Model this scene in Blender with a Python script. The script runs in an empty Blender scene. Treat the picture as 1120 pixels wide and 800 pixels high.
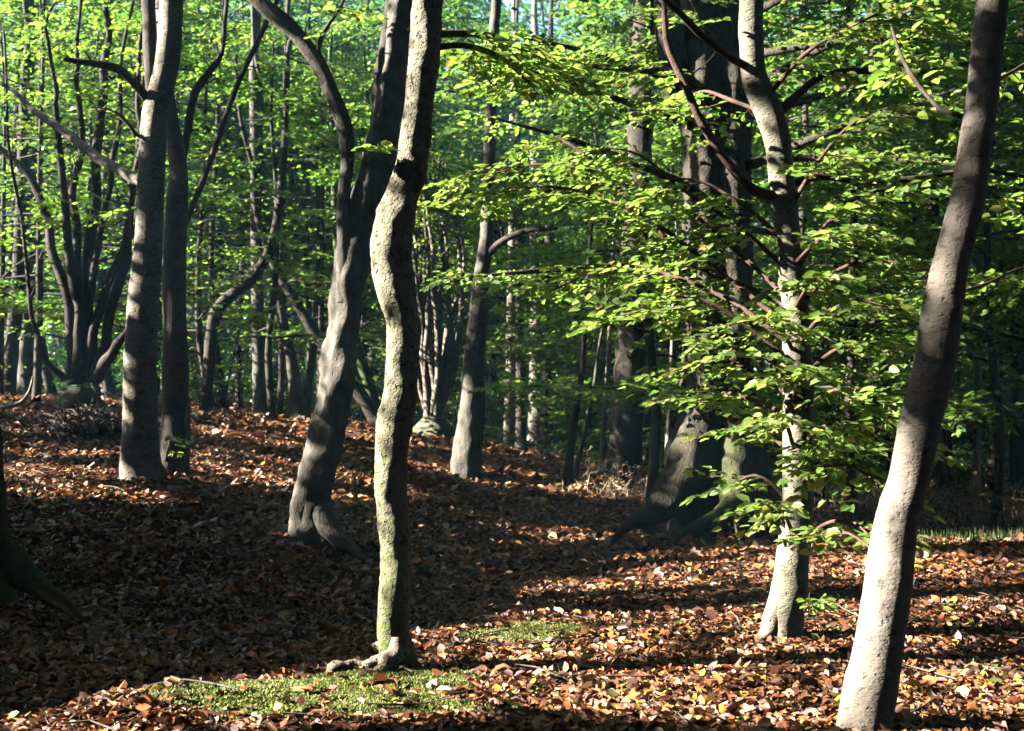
import bpy, math, numpy as np
from math import radians, sin, cos, tan, pi
RNG = np.random.default_rng(7)
SC = bpy.context.scene
HAZE = .0010
COL = SC.collection
# ------------------------------------------------------------------ camera
PW, PH = 1120.0, 800.0
F = 1201.0
CZ = 1.6
HOR = 430.0
PITCH = math.atan((HOR - PH / 2) / F)
def ray(px, py):
    a, b = (px - PW / 2) / F, (PH / 2 - py) / F
    return np.array([a, cos(PITCH) - b * sin(PITCH), sin(PITCH) + b * cos(PITCH)])
def W(px, py, d):
    """the point seen at photo pixel (px, py), d metres ahead of the camera"""
    r = ray(px, py)
    return np.array([0, 0, CZ]) + r * (d / r[1])
def wpx(width, d):
    return width * d / F
cam = bpy.data.cameras.new('camera')
cam.sensor_width = 22.3
cam.lens = F / PW * 22.3
cam.clip_end = 600
cam.clip_start = 0.05
cam.dof.use_dof = True
cam.dof.focus_distance = 7.2
cam.dof.aperture_fstop = 2.0
co = bpy.data.objects.new('camera', cam)
COL.objects.link(co)
co.location = (0, 0, CZ)
co.rotation_euler = (pi / 2 + PITCH, 0, 0)
SC.camera = co
# ------------------------------------------------------------------ sun
AZ = radians(94)      # left of the view direction
EL = radians(29)
SUN = np.array([-sin(AZ) * cos(EL), cos(AZ) * cos(EL), sin(EL)])
SU = np.array([cos(AZ), sin(AZ), 0.0])
SV = np.cross(SUN, SU)
if SV[2] < 0: SV = -SV
# ------------------------------------------------------------------ terrain (thin plate spline through control points)
CP = [(0,800,5.0),(200,800,5.0),(420,738,6.2),(330,775,5.6),(560,800,5.0),(800,800,5.0),(1120,800,5.0),(945,805,5.2),
      (858,702,7.0),(1120,640,8.6),(1000,620,9.4),(770,583,12.2),(660,600,11.5),(620,650,8.6),(540,697,7.1),
      (500,640,9.6),(540,605,12.0),(350,680,8.2),(100,720,6.7),(20,662,7.7),(200,640,8.6),(430,600,10.6),
      (540,555,16.0),(560,510,25.0),(590,487,33.0),(509,515,17.0),(622,530,17.0),(680,523,19.0),
      (155,528,12.0),(192,517,12.4),(345,583,10.0),(60,445,17.5),(0,440,19.0),(285,458,21.0),(225,452,19.5),(410,462,22.0),(470,475,21.0),
      (0,500,13.5),(260,520,13.5),(0,560,9.8),(1080,585,13.0),(930,590,12.5),(1120,560,17.0),(900,560,17.0),(0,430,26.0),(300,440,30.0)]
cpw = [W(*c) for c in CP]
for x in (-45, -22, 0, 22, 45):
    cpw.append(np.array([x, 60, 1.6 - 0.02 * x])); cpw.append(np.array([x, -25, 0.1]))
    cpw.append(np.array([x * 3, 110, 2.0])); cpw.append(np.array([x * 3, -110, 0.5]))
for y in (3, 20): 
    cpw.append(np.array([-40, y, 1.3])); cpw.append(np.array([40, y, 0.0])); cpw.append(np.array([-110, y, 2])); cpw.append(np.array([110, y, 1]))
cpw.append(np.array([0, 1.0, 0.05])); cpw.append(np.array([-5, 1.0, 0.1])); cpw.append(np.array([5, 1.0, 0.0]))
cpw.append(np.array([-14, 8.0, 0.9])); cpw.append(np.array([12, 8.0, 0.05]))
cpw = np.array(cpw)
def _U(r2): return np.where(r2 > 1e-9, r2 * np.log(np.maximum(r2, 1e-9)), 0)
_n = len(cpw); _xy = cpw[:, :2] / 10
_K = _U(((_xy[:, None] - _xy[None]) ** 2).sum(-1)) + np.eye(_n) * 0.02
_P = np.c_[np.ones(_n), _xy]
_A = np.block([[_K, _P], [_P.T, np.zeros((3, 3))]])
_S = np.linalg.solve(_A, np.r_[cpw[:, 2], 0, 0, 0])
def H(x, y):
    x = np.atleast_1d(np.asarray(x, float)); y = np.atleast_1d(np.asarray(y, float))
    q = np.c_[x.ravel(), y.ravel()] / 10
    out = np.empty(len(q))
    for i in range(0, len(q), 20000):
        s = q[i:i + 20000]
        k = _U(((s[:, None] - _xy[None]) ** 2).sum(-1))
        out[i:i + 20000] = k @ _S[:_n] + _S[_n] + s @ _S[_n + 1:]
    xx, yy = q[:, 0] * 10, q[:, 1] * 10
    near = np.exp(-((xx) ** 2 + (yy - 8) ** 2) / 800)
    out += near * (0.018 * np.sin(xx * 2.3 + yy * 1.1) * np.sin(yy * 1.9 - xx * .7) + 0.012 * np.sin(xx * 5.1 + 1) * np.sin(yy * 4.3 + xx))
    a, b = np.array([-1.75, 5.3]), np.array([-.55, 6.05]); ab = b - a
    t = np.clip(((xx - a[0]) * ab[0] + (yy - a[1]) * ab[1]) / (ab @ ab), 0, 1)
    d2 = (xx - a[0] - t * ab[0]) ** 2 + (yy - a[1] - t * ab[1]) ** 2
    out += (.13 - .09 * t) * np.exp(-d2 / .10)
    return out.reshape(x.shape)
def h1(x, y): return float(H(x, y)[0])
def ground_hit(px, py):
    r = ray(px, py); o = np.array([0, 0, CZ])
    ts = np.concatenate([np.arange(3, 16, .05), np.arange(16, 60, .25)])
    p = o + ts[:, None] * r / r[1]
    dz = p[:, 2] - H(p[:, 0], p[:, 1])
    i = np.argmax(dz < 0)
    return p[i] if dz[i] < 0 else None
# ------------------------------------------------------------------ object helpers
def tag(o, label=None, cat=None, group=None, kind=None):
    if label: o['label'] = label
    if cat: o['category'] = cat
    if group: o['group'] = group
    if kind: o['kind'] = kind
    return o
def empty(name, loc, label, cat, group=None):
    o = bpy.data.objects.new(name, None); COL.objects.link(o)
    o.location = tuple(float(v) for v in loc); o.empty_display_size = .3
    return tag(o, label, cat, group)
def make_mesh(name, verts, faces_flat, loop_tot, mat, cols=None, smooth=False):
    me = bpy.data.meshes.new(name)
    verts = np.asarray(verts, np.float32); faces_flat = np.asarray(faces_flat, np.int32); loop_tot = np.asarray(loop_tot, np.int32)
    me.vertices.add(len(verts)); me.vertices.foreach_set('co', verts.ravel())
    me.loops.add(len(faces_flat)); me.loops.foreach_set('vertex_index', faces_flat)
    me.polygons.add(len(loop_tot))
    me.polygons.foreach_set('loop_start', np.r_[0, np.cumsum(loop_tot)[:-1]].astype(np.int32))
    me.polygons.foreach_set('loop_total', loop_tot)
    if smooth: me.polygons.foreach_set('use_smooth', np.ones(len(loop_tot), bool))
    if cols is not None:
        a = me.color_attributes.new('Col', 'FLOAT_COLOR', 'POINT')
        a.data.foreach_set('color', np.c_[cols, np.ones(len(cols))].astype(np.float32).ravel())
    me.materials.append(mat)
    me.update(calc_edges=True)
    return me
def obj(name, me, parent=None, loc=None):
    o = bpy.data.objects.new(name, me); COL.objects.link(o)
    if parent is not None: o.parent = parent
    if loc is not None: o.location = tuple(float(v) for v in loc)
    return o
class Geo:
    """collects quads/tris with point colours"""
    def __init__(s): s.v = []; s.f = []; s.t = []; s.c = []; s.n = 0
    def add(s, v, f, c):
        f = np.asarray(f)
        s.v.append(np.asarray(v)); s.f.append((f + s.n).ravel()); s.t.append(np.full(len(f), f.shape[1]))
        c = np.asarray(c, float)
        s.c.append(np.broadcast_to(c, (len(v), 3))); s.n += len(v)
    def mesh(s, name, mat, off=None, smooth=False):
        v = np.concatenate(s.v)
        if off is not None: v = v - np.asarray(off)
        return make_mesh(name, v, np.concatenate(s.f), np.concatenate(s.t), mat, np.concatenate(s.c), smooth)
class Noise3:
    def __init__(s, seed, scale, n=10):
        g = np.random.default_rng(seed)
        d = g.normal(size=(n, 3)); d /= np.linalg.norm(d, axis=1)[:, None]
        s.k = d * (2 * pi / scale) * g.uniform(.6, 1.9, (n, 1)); s.p = g.uniform(0, 6.28, n)
    def __call__(s, P): return np.sin(P @ s.k.T + s.p).sum(1) / math.sqrt(len(s.p))
def catmull(P, step):
    P = np.asarray(P, float); n = len(P)
    out = []
    for i in range(n - 1):
        p0 = P[i - 1] if i > 0 else 2 * P[0] - P[1]
        p1, p2 = P[i], P[i + 1]
        p3 = P[i + 2] if i + 2 < n else 2 * P[-1] - P[-2]
        m = max(2, int(np.linalg.norm((p2 - p1)[:3]) / step))
        t = np.linspace(0, 1, m, endpoint=False)[:, None]
        out.append(.5 * (2 * p1 + (p2 - p0) * t + (2 * p0 - 5 * p1 + 4 * p2 - p3) * t ** 2 + (3 * p1 - p0 - 3 * p2 + p3) * t ** 3))
    out.append(P[-1:])
    return np.concatenate(out)
def tube(geo, P, R, sides=24, step=.05, amp=.06, nscale=.35, seed=0, flare=None, col=(0, 0, 0), colfn=None, smooth_path=True, cap=False, lobes=5, knots=0, flute=None):
    """swept tube along points P with radii R; flare=(gain, height) spreads the foot"""
    PR = np.c_[np.asarray(P, float), np.asarray(R, float)]
    if smooth_path: PR = catmull(PR, step)
    C, r = PR[:, :3], np.maximum(PR[:, 3], .0008)
    T = np.gradient(C, axis=0); T /= np.linalg.norm(T, axis=1)[:, None] + 1e-9
    up = np.array([0, 1.0, 0]) if abs(T[0][1]) < .9 else np.array([1.0, 0, 0])
    N = np.empty_like(T); a = up
    for i in range(len(T)):
        a = a - T[i] * (a @ T[i]); a = a / (np.linalg.norm(a) + 1e-9); N[i] = a
    B = np.cross(T, N)
    th = np.linspace(0, 2 * pi, sides, endpoint=False)
    D = N[:, None] * np.cos(th)[None, :, None] + B[:, None] * np.sin(th)[None, :, None]
    base = C[:, None] + D * r[:, None, None]
    rr = np.repeat(r[:, None], sides, 1)
    if amp:
        n1 = Noise3(seed, nscale)((base * [1, 1, .6]).reshape(-1, 3)).reshape(rr.shape)
        n2 = Noise3(seed + 1, nscale * .3)((base * [1, 1, .7]).reshape(-1, 3)).reshape(rr.shape)
        rr = rr * (1 + amp * n1 + amp * .4 * n2)
    if flare:
        g, hh = flare
        h = C[:, 2] - C[0, 2]
        rng = np.random.default_rng(seed + 5)
        lob = .55 + .45 * np.cos(lobes * th + rng.uniform(0, 6)) * rng.uniform(.6, 1, 1)
        lob = lob + .35 * np.cos(2 * th + rng.uniform(0, 6))
        rr = rr * (1 + g * np.exp(-np.maximum(h, 0) / hh)[:, None] * np.clip(lob, 0, 2)[None])
    if flute:
        hh_ = C[:, 2] - C[0, 2]
        rr = rr * (1 + flute[0] * np.cos(flute[1] * th[None] + flute[2] * hh_[:, None]) + .5 * flute[0] * np.cos((flute[1] + 2) * th[None] - 1.7 * flute[2] * hh_[:, None] + 1))
    V = (C[:, None] + D * rr[..., None]).reshape(-1, 3)
    kd = np.zeros(len(V))
    if knots:
        rng = np.random.default_rng(seed + 9); Df = D.reshape(-1, 3)
        for k in rng.choice(len(V), knots):
            s = r[k // sides] * rng.uniform(.18, .5); dv = V - V[k]; dv = dv * [1, 1, rng.uniform(.6, 1.6)]
            e = np.exp(-(dv ** 2).sum(1) / s ** 2)
            V = V + Df * (e * s * rng.uniform(-.18, .42))[:, None]
            if rng.random() < .6: kd = np.maximum(kd, np.exp(-(dv ** 2).sum(1) / (.45 * s) ** 2))
    m = len(C)
    i = np.arange(m - 1)[:, None] * sides; j = np.arange(sides)[None]
    jn = (j + 1) % sides
    Fq = np.stack([i + j, i + jn, i + sides + jn, i + sides + j], -1).reshape(-1, 4)
    if colfn is not None:
        cc = colfn(V, np.repeat(D.reshape(-1, 3), 1, 0), np.repeat((C[:, 2] - C[0, 2])[:, None], sides, 1).ravel())
    else: cc = col
    if knots:
        cc = np.array(np.broadcast_to(cc, (len(V), 3))); cc[:, 1] = np.maximum(cc[:, 1] * 0, kd)
    geo.add(V, Fq, cc)
    if cap:
        for e in (0, m - 1):
            k = e * sides
            geo.add(np.r_[V[k:k + sides], C[e:e + 1]], np.array([[q, (q + 1) % sides, sides] for q in range(sides)]), np.asarray(cc)[0] if np.ndim(cc) > 1 else cc)
    return C, r
# ------------------------------------------------------------------ leaves
TPL6 = np.array([[0, 0, 0], [.28, .5, .10], [.70, .42, .08], [1, 0, -.06], [.70, -.42, .08], [.28, -.5, .10]])
TPL4 = np.array([[0, 0, 0], [.45, .5, .06], [1, 0, -.05], [.45, -.5, .06]])
def leaf_geo(C, D, N, L, Wd, cols, six=True, curl=None):
    D = D / (np.linalg.norm(D, axis=1)[:, None] + 1e-9)
    N = N - D * (N * D).sum(1)[:, None]; N = N / (np.linalg.norm(N, axis=1)[:, None] + 1e-9)
    S = np.cross(N, D)
    T = TPL6 if six else TPL4
    L = np.broadcast_to(L, (len(C),)); Wd = np.broadcast_to(Wd, (len(C),))
    V = C[:, None] + D[:, None] * (T[None, :, 0:1] * L[:, None, None]) + S[:, None] * (T[None, :, 1:2] * Wd[:, None, None]) + N[:, None] * (T[None, :, 2:3] * L[:, None, None] * (1 if curl is None else curl[:, None, None]))
    k = len(T)
    b = np.arange(len(C))[:, None, None] * k
    fs = np.array([[0, 1, 2, 3], [0, 3, 4, 5]]) if six else np.array([[0, 1, 2, 3]])
    Fq = (b + fs[None]).reshape(-1, 4)
    return V.reshape(-1, 3), Fq, np.repeat(cols, k, 0)
def leaf_cols(n, rng, pal, var=.18):
    pal = np.array(pal); w = pal[:, 3] / pal[:, 3].sum()
    c = pal[rng.choice(len(pal), n, p=w), :3]
    return np.clip(c * rng.normal(1, var, (n, 1)) * rng.normal(1, .06, (n, 3)), .003, 1)
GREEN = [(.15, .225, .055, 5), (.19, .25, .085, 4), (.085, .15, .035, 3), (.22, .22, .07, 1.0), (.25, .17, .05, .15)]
GREEN_SHADE = [(.035, .095, .035, 5), (.05, .115, .035, 3), (.03, .08, .035, 3), (.10, .13, .03, .3)]  # bluish shade of the backdrop is put into these leaf colours
def spray_pts(rng, L, leaf, dens=1.0, sub=True):
    """a flat beech spray along +x: leaf bases, directions, normals, and twig lines"""
    C, D, tw = [], [], []
    def line(p, ang, l):
        bend = rng.normal(0, .25)
        n = max(2, int(l / (leaf * .62) * dens)); side = rng.choice([-1, 1])
        pts = []
        for i in range(n):
            t = (i + .6) / n
            a = ang + bend * t
            q = p + np.array([cos(a), sin(a), -.10 * t * t]) * l * t
            pts.append(q)
            aa = a + side * rng.uniform(.5, 1.05); side = -side
            if rng.random() < .93: C.append(q); D.append([cos(aa), sin(aa), rng.normal(-.08, .18)])
        a = ang + bend
        C.append(pts[-1]); D.append([cos(a), sin(a), -.15])
        tw.append(np.array([p] + pts))
        return pts
    main = line(np.zeros(3), 0, L)
    if sub:
        s = rng.choice([-1, 1]); k = max(3, int(L / (leaf * 1.5)))
        for i in range(k):
            t = .12 + .8 * i / k
            q = main[min(len(main) - 1, int(t * len(main)))]
            line(q, s * rng.uniform(.6, 1.0), L * (.55 - .38 * t) * rng.uniform(.7, 1.2)); s = -s
    C = np.array(C); D = np.array(D)
    N = np.c_[rng.normal(0, .48, (len(C), 2)), np.ones(len(C))]
    return C, D, N, tw
def rotm(yaw, pitch, roll):
    cy, sy, cp, sp, cr, sr = cos(yaw), sin(yaw), cos(pitch), sin(pitch), cos(roll), sin(roll)
    Rz = np.array([[cy, -sy, 0], [sy, cy, 0], [0, 0, 1]]); Ry = np.array([[cp, 0, sp], [0, 1, 0], [-sp, 0, cp]]); Rx = np.array([[1, 0, 0], [0, cr, -sr], [0, sr, cr]])
    return Rz @ Ry @ Rx
# ------------------------------------------------------------------ gaps cut in the canopy so that sun reaches chosen places
SH_U, SH_V, SH_R, SH_S, SH_P = [], [], [], [], []
def shaft(p, r, prob=1.0):
    SH_U.append(p @ SU); SH_V.append(p @ SV); SH_R.append(r); SH_S.append(p @ SUN); SH_P.append(prob)
def lit_mask(P, rng, margin=.4, pad=.1):
    """True where a leaf stays (is not in a gap)"""
    su, sv, sr, ss, sp = map(np.array, (SH_U, SH_V, SH_R, SH_S, SH_P))
    u, v, s = P @ SU, P @ SV, P @ SUN
    keep = np.ones(len(P), bool)
    for i in range(0, len(P), 4000):
        d2 = (u[i:i + 4000, None] - su) ** 2 + (v[i:i + 4000, None] - sv) ** 2
        hit = (d2 < (sr + pad) ** 2) & (s[i:i + 4000, None] > ss + margin)
        pr = np.where(hit, sp, 0).max(1)
        keep[i:i + 4000] = rng.random(len(pr)) > pr
    return keep
# ------------------------------------------------------------------ materials
def nodes(m):
    m.use_nodes = True; nt = m.node_tree; nt.nodes.clear(); return nt, nt.nodes, nt.links
def leaf_mat(name, trans=.45, rough=.42, tint=(1, 1, 1), spec=.5, tr_gain=(1.8, 1.9, 1.0)):
    m = bpy.data.materials.new(name); nt, n, l = nodes(m)
    out = n.new('ShaderNodeOutputMaterial'); at = n.new('ShaderNodeAttribute'); at.attribute_name = 'Col'
    b = n.new('ShaderNodeBsdfPrincipled'); b.inputs['Roughness'].default_value = rough; b.inputs['Specular IOR Level'].default_value = spec
    t = n.new('ShaderNodeBsdfTranslucent'); mx = n.new('ShaderNodeMixShader'); mx.inputs[0].default_value = trans
    g = n.new('ShaderNodeVectorMath'); g.operation = 'MULTIPLY'; g.inputs[1].default_value = tr_gain
    l.new(at.outputs['Color'], b.inputs['Base Color']); l.new(at.outputs['Color'], g.inputs[0]); l.new(g.outputs[0], t.inputs['Color'])
    l.new(b.outputs[0], mx.inputs[1]); l.new(t.outputs[0], mx.inputs[2]); l.new(mx.outputs[0], out.inputs[0])
    return m
def bark_mat(name, c1, c2, moss=(.06, .10, .015), scale=1.0, bump=.5, ring=2.5, pits=.5, pt=.31):
    """Col.r = moss amount, Col.g = pitting; c1 pale bark, c2 dark blotches"""
    m = bpy.data.materials.new(name); nt, n, l = nodes(m)
    out = n.new('ShaderNodeOutputMaterial'); b = n.new('ShaderNodeBsdfPrincipled'); b.inputs['Roughness'].default_value = .8; b.inputs['Specular IOR Level'].default_value = .2
    tc = n.new('ShaderNodeTexCoord'); mp = n.new('ShaderNodeMapping'); mp.inputs['Scale'].default_value = (1, 1, ring)
    l.new(tc.outputs['Object'], mp.inputs['Vector'])
    def noise(sc, det, vec):
        q = n.new('ShaderNodeTexNoise'); q.inputs['Scale'].default_value = sc; q.inputs['Detail'].default_value = det; q.inputs['Roughness'].default_value = .62
        l.new(vec, q.inputs['Vector']); return q
    n1 = noise(3.2 * scale, 5, tc.outputs['Object']); n2 = noise(14 * scale, 6, mp.outputs[0]); n3 = noise(60 * scale, 3, mp.outputs[0])
    r1 = n.new('ShaderNodeValToRGB'); r1.color_ramp.elements[0].position = .36; r1.color_ramp.elements[1].position = .64
    r1.color_ramp.elements[0].color = (*c2, 1); r1.color_ramp.elements[1].color = (*c1, 1)
    ad = n.new('ShaderNodeMath'); ad.operation = 'MULTIPLY_ADD'; ad.inputs[1].default_value = .5
    l.new(n2.outputs['Fac'], ad.inputs[0]); hf = n.new('ShaderNodeMath'); hf.operation = 'MULTIPLY'; hf.inputs[1].default_value = .5
    l.new(n1.outputs['Fac'], hf.inputs[0]); l.new(hf.outputs[0], ad.inputs[2]); l.new(ad.outputs[0], r1.inputs[0])
    # lichen spots
    vo = n.new('ShaderNodeTexVoronoi'); vo.inputs['Scale'].default_value = 11 * scale; l.new(n2.outputs['Color'], vo.inputs['Vector'])
    # pits (dark marks)
    pr = n.new('ShaderNodeValToRGB'); pr.color_ramp.elements[0].position = pt - .05; pr.color_ramp.elements[1].position = pt + .05
    pr.color_ramp.elements[0].color = (1, 1, 1, 1); pr.color_ramp.elements[1].color = (0, 0, 0, 1); 
    n4 = noise(22 * scale, 2, mp.outputs[0]); l.new(n4.outputs['Fac'], pr.inputs[0])
    at = n.new('ShaderNodeAttribute'); at.attribute_name = 'Col'; sp = n.new('ShaderNodeSeparateColor'); l.new(at.outputs['Color'], sp.inputs[0])
    mxp = n.new('ShaderNodeMix'); mxp.data_type = 'RGBA'; mxp.inputs['B'].default_value = (c2[0] * .3, c2[1] * .28, c2[2] * .28, 1)
    pf = n.new('ShaderNodeMath'); pf.operation = 'MULTIPLY'; pf.inputs[1].default_value = pits; l.new(pr.outputs[0], pf.inputs[0])
    pk = n.new('ShaderNodeMath'); pk.operation = 'MAXIMUM'; pk.use_clamp = True; l.new(pf.outputs[0], pk.inputs[0]); l.new(sp.outputs[1], pk.inputs[1]); l.new(pk.outputs[0], mxp.inputs['Factor']); l.new(r1.outputs[0], mxp.inputs['A'])
    mm = n.new('ShaderNodeMix'); mm.data_type = 'RGBA'; mm.inputs['B'].default_value = (*moss, 1)
    mth = n.new('ShaderNodeMath'); mth.operation = 'ADD'; l.new(sp.outputs[0], mth.inputs[0]); l.new(n2.outputs['Fac'], mth.inputs[1])
    mr = n.new('ShaderNodeMapRange'); mr.inputs[1].default_value = .62; mr.inputs[2].default_value = 1.05; l.new(mth.outputs[0], mr.inputs[0])
    l.new(mr.outputs[0], mm.inputs['Factor']); l.new(mxp.outputs['Result'], mm.inputs['A']); l.new(mm.outputs['Result'], b.inputs['Base Color'])
    bs = n.new('ShaderNodeMath'); bs.operation = 'MULTIPLY_ADD'; bs.inputs[1].default_value = .4; l.new(n3.outputs['Fac'], bs.inputs[0]); l.new(n2.outputs['Fac'], bs.inputs[2])
    bs2 = n.new('ShaderNodeMath'); bs2.operation = 'MULTIPLY_ADD'; bs2.inputs[1].default_value = -.5; l.new(pr.outputs[0], bs2.inputs[0]); l.new(bs.outputs[0], bs2.inputs[2])
    bu = n.new('ShaderNodeBump'); bu.inputs['Strength'].default_value = bump; bu.inputs['Distance'].default_value = .03
    l.new(bs2.outputs[0], bu.inputs['Height']); l.new(bu.outputs[0], b.inputs['Normal']); l.new(b.outputs[0], out.inputs[0])
    return m
def ground_mat():
    m = bpy.data.materials.new('woodland_soil'); nt, n, l = nodes(m)
    out = n.new('ShaderNodeOutputMaterial'); b = n.new('ShaderNodeBsdfPrincipled'); b.inputs['Roughness'].default_value = .9; b.inputs['Specular IOR Level'].default_value = .1
    tc = n.new('ShaderNodeTexCoord')
    v = n.new('ShaderNodeTexVoronoi'); v.inputs['Scale'].default_value = 16; l.new(tc.outputs['Object'], v.inputs['Vector'])
    r = n.new('ShaderNodeValToRGB'); e = r.color_ramp.elements
    e[0].color = (.035, .018, .01, 1); e[1].color = (.30, .16, .07, 1); q = e.new(.45); q.color = (.13, .055, .025, 1); q = e.new(.75); q.color = (.22, .10, .035, 1)
    s = n.new('ShaderNodeSeparateColor'); l.new(v.outputs['Color'], s.inputs[0]); l.new(s.outputs[0], r.inputs[0])
    no = n.new('ShaderNodeTexNoise'); no.inputs['Scale'].default_value = 1.2; no.inputs['Detail'].default_value = 4; l.new(tc.outputs['Object'], no.inputs['Vector'])
    mx = n.new('ShaderNodeMix'); mx.data_type = 'RGBA'; mx.inputs['B'].default_value = (.03, .02, .012, 1)
    mr = n.new('ShaderNodeMapRange'); mr.inputs[1].default_value = .45; mr.inputs[2].default_value = .7; mr.inputs[4].default_value = .7; l.new(no.outputs['Fac'], mr.inputs[0])
    l.new(mr.outputs[0], mx.inputs['Factor']); l.new(r.outputs[0], mx.inputs['A']); l.new(mx.outputs['Result'], b.inputs['Base Color'])
    bu = n.new('ShaderNodeBump'); bu.inputs['Distance'].default_value = .04; bu.inputs['Strength'].default_value = .8; l.new(v.outputs['Distance'], bu.inputs['Height']); l.new(bu.outputs[0], b.inputs['Normal'])
    l.new(b.outputs[0], out.inputs[0]); return m
M_LEAF = leaf_mat('beech_leaf', .45, .32, tr_gain=(1.9, 2.1, 1.1))
M_LEAFBG = leaf_mat('distant_leaf', .5, .38, tr_gain=(2.0, 2.2, 1.1))
M_LITTER = leaf_mat('fallen_leaf', .10, .5, spec=.45, tr_gain=(1, 1, 1))
M_MOSS = leaf_mat('moss_blade', .25, .7, spec=.1, tr_gain=(1, 1, 1))
M_STRAW = leaf_mat('dry_stem', .1, .8, spec=.1, tr_gain=(1, 1, 1))
M_GROUND = ground_mat()
B_PALE = bark_mat('pale_beech_bark', (0.332, 0.293, 0.229), (0.122, 0.102, 0.076), scale=1.0, bump=.6, ring=2.0, pits=.65, pt=.36)
B_MOTT = bark_mat('mottled_bark', (0.416, 0.370, 0.289), (0.091, 0.071, 0.046), moss=(.10, .13, .03), scale=1.5, bump=1.0, ring=1.0, pits=.9, pt=.37)
B_SMOOTH = bark_mat('smooth_grey_bark', (.235, .205, .17), (.12, .10, .08), scale=1.1, bump=.45, ring=1.5, pits=.55, pt=.36)
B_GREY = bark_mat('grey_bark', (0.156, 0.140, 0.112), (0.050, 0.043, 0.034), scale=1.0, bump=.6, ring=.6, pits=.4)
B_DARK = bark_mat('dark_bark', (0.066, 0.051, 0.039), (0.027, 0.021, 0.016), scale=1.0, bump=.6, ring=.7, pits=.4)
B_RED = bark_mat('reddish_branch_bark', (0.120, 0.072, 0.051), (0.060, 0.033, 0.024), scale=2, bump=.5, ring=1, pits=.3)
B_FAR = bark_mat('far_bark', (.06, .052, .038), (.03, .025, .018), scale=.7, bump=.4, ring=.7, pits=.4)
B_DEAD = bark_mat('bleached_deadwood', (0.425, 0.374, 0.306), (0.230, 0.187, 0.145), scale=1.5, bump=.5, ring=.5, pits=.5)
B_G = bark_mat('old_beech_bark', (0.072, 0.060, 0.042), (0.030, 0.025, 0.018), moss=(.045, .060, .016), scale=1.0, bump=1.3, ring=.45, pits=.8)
# ------------------------------------------------------------------ ground
def axis(lo, hi, f, far, n):
    core = np.arange(lo, hi + 1e-6, f)
    g = np.geomspace(f, far, n); g = np.cumsum(g) * (far / np.cumsum(g)[-1])
    return np.r_[lo - g[::-1], core, hi + g]
gx = axis(-11, 11, .14, 170, 26); gy = axis(1.5, 30, .14, 170, 26)
GX, GY = np.meshgrid(gx, gy)
GZ = H(GX.ravel(), GY.ravel())
nx, ny = len(gx), len(gy)
ii = (np.arange(ny - 1)[:, None] * nx + np.arange(nx - 1)[None]).ravel()
gq = np.stack([ii, ii + 1, ii + 1 + nx, ii + nx], -1)
ground = obj('ground', make_mesh('ground', np.c_[GX.ravel(), GY.ravel(), GZ], gq.ravel(), np.full(len(gq), 4), M_GROUND, smooth=True))
tag(ground, 'brown leaf covered woodland floor dipping into a hollow path', 'ground', kind='structure')
# ------------------------------------------------------------------ sunlit places
def lit_line(x0, y0, x1, y1, r, prob=1.0, step=10, jit=0):
    n = max(2, int(math.hypot(x1 - x0, y1 - y0) / step))
    for t in np.linspace(0, 1, n):
        p = ground_hit(x0 + (x1 - x0) * t, y0 + (y1 - y0) * t + (RNG.normal(0, jit) if jit else 0))
        if p is not None: shaft(p, r * RNG.uniform(.75, 1.2) * (.75 if p[0] < -2 else 1), prob)
for a in [(-30,468,131,478,.20),(-30,495,132,498,.22),(-30,512,132,522,.22),(0,531,148,547,.22),(205,475,330,480,.22),(205,506,330,512,.25),(200,524,330,530,.2),(360,520,410,526,.15),(440,492,480,496,.15),
          (745,612,850,615,.14),(664,648,850,652,.18),(615,668,850,674,.18),(640,684,850,690,.12),(500,699,580,699,.10),(570,708,850,714,.17),(600,735,830,736,.13),
          (887,612,950,616,.18),(885,630,945,634,.15),(890,662,940,668,.13),(995,612,1120,630,.12),(996,645,1130,660,.17),(990,683,1130,696,.15),(990,722,1130,730,.14),(985,760,1130,764,.13),
          (800,725,925,727,.13),(800,750,920,752,.10),(690,765,800,768,.08),(500,735,560,738,.08),(840,780,915,785,.07),(560,775,640,778,.06),
          (240,792,412,760,.22),(230,785,400,756,.22),(330,790,470,757,.22),(400,752,475,748,.16),(515,698,640,694,.16),(170,800,300,772,.14),(300,795,460,772,.13),(900,600,1000,640,.15),(560,760,700,752,.07),(700,695,830,694,.1),(930,705,1010,712,.12),(1000,740,1130,745,.1),(640,660,850,662,.12),(760,625,850,630,.13),(1020,790,1130,785,.09),(780,790,900,796,.08),(330,770,470,752,.10),(360,742,410,738,.08),(512,695,590,698,.07),(640,540,690,544,.12),(600,585,640,587,.06),(770,640,850,644,.1),(740,700,830,704,.09),(655,722,780,726,.08)]:
    lit_line(*a, prob=.97, jit=2)
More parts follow.
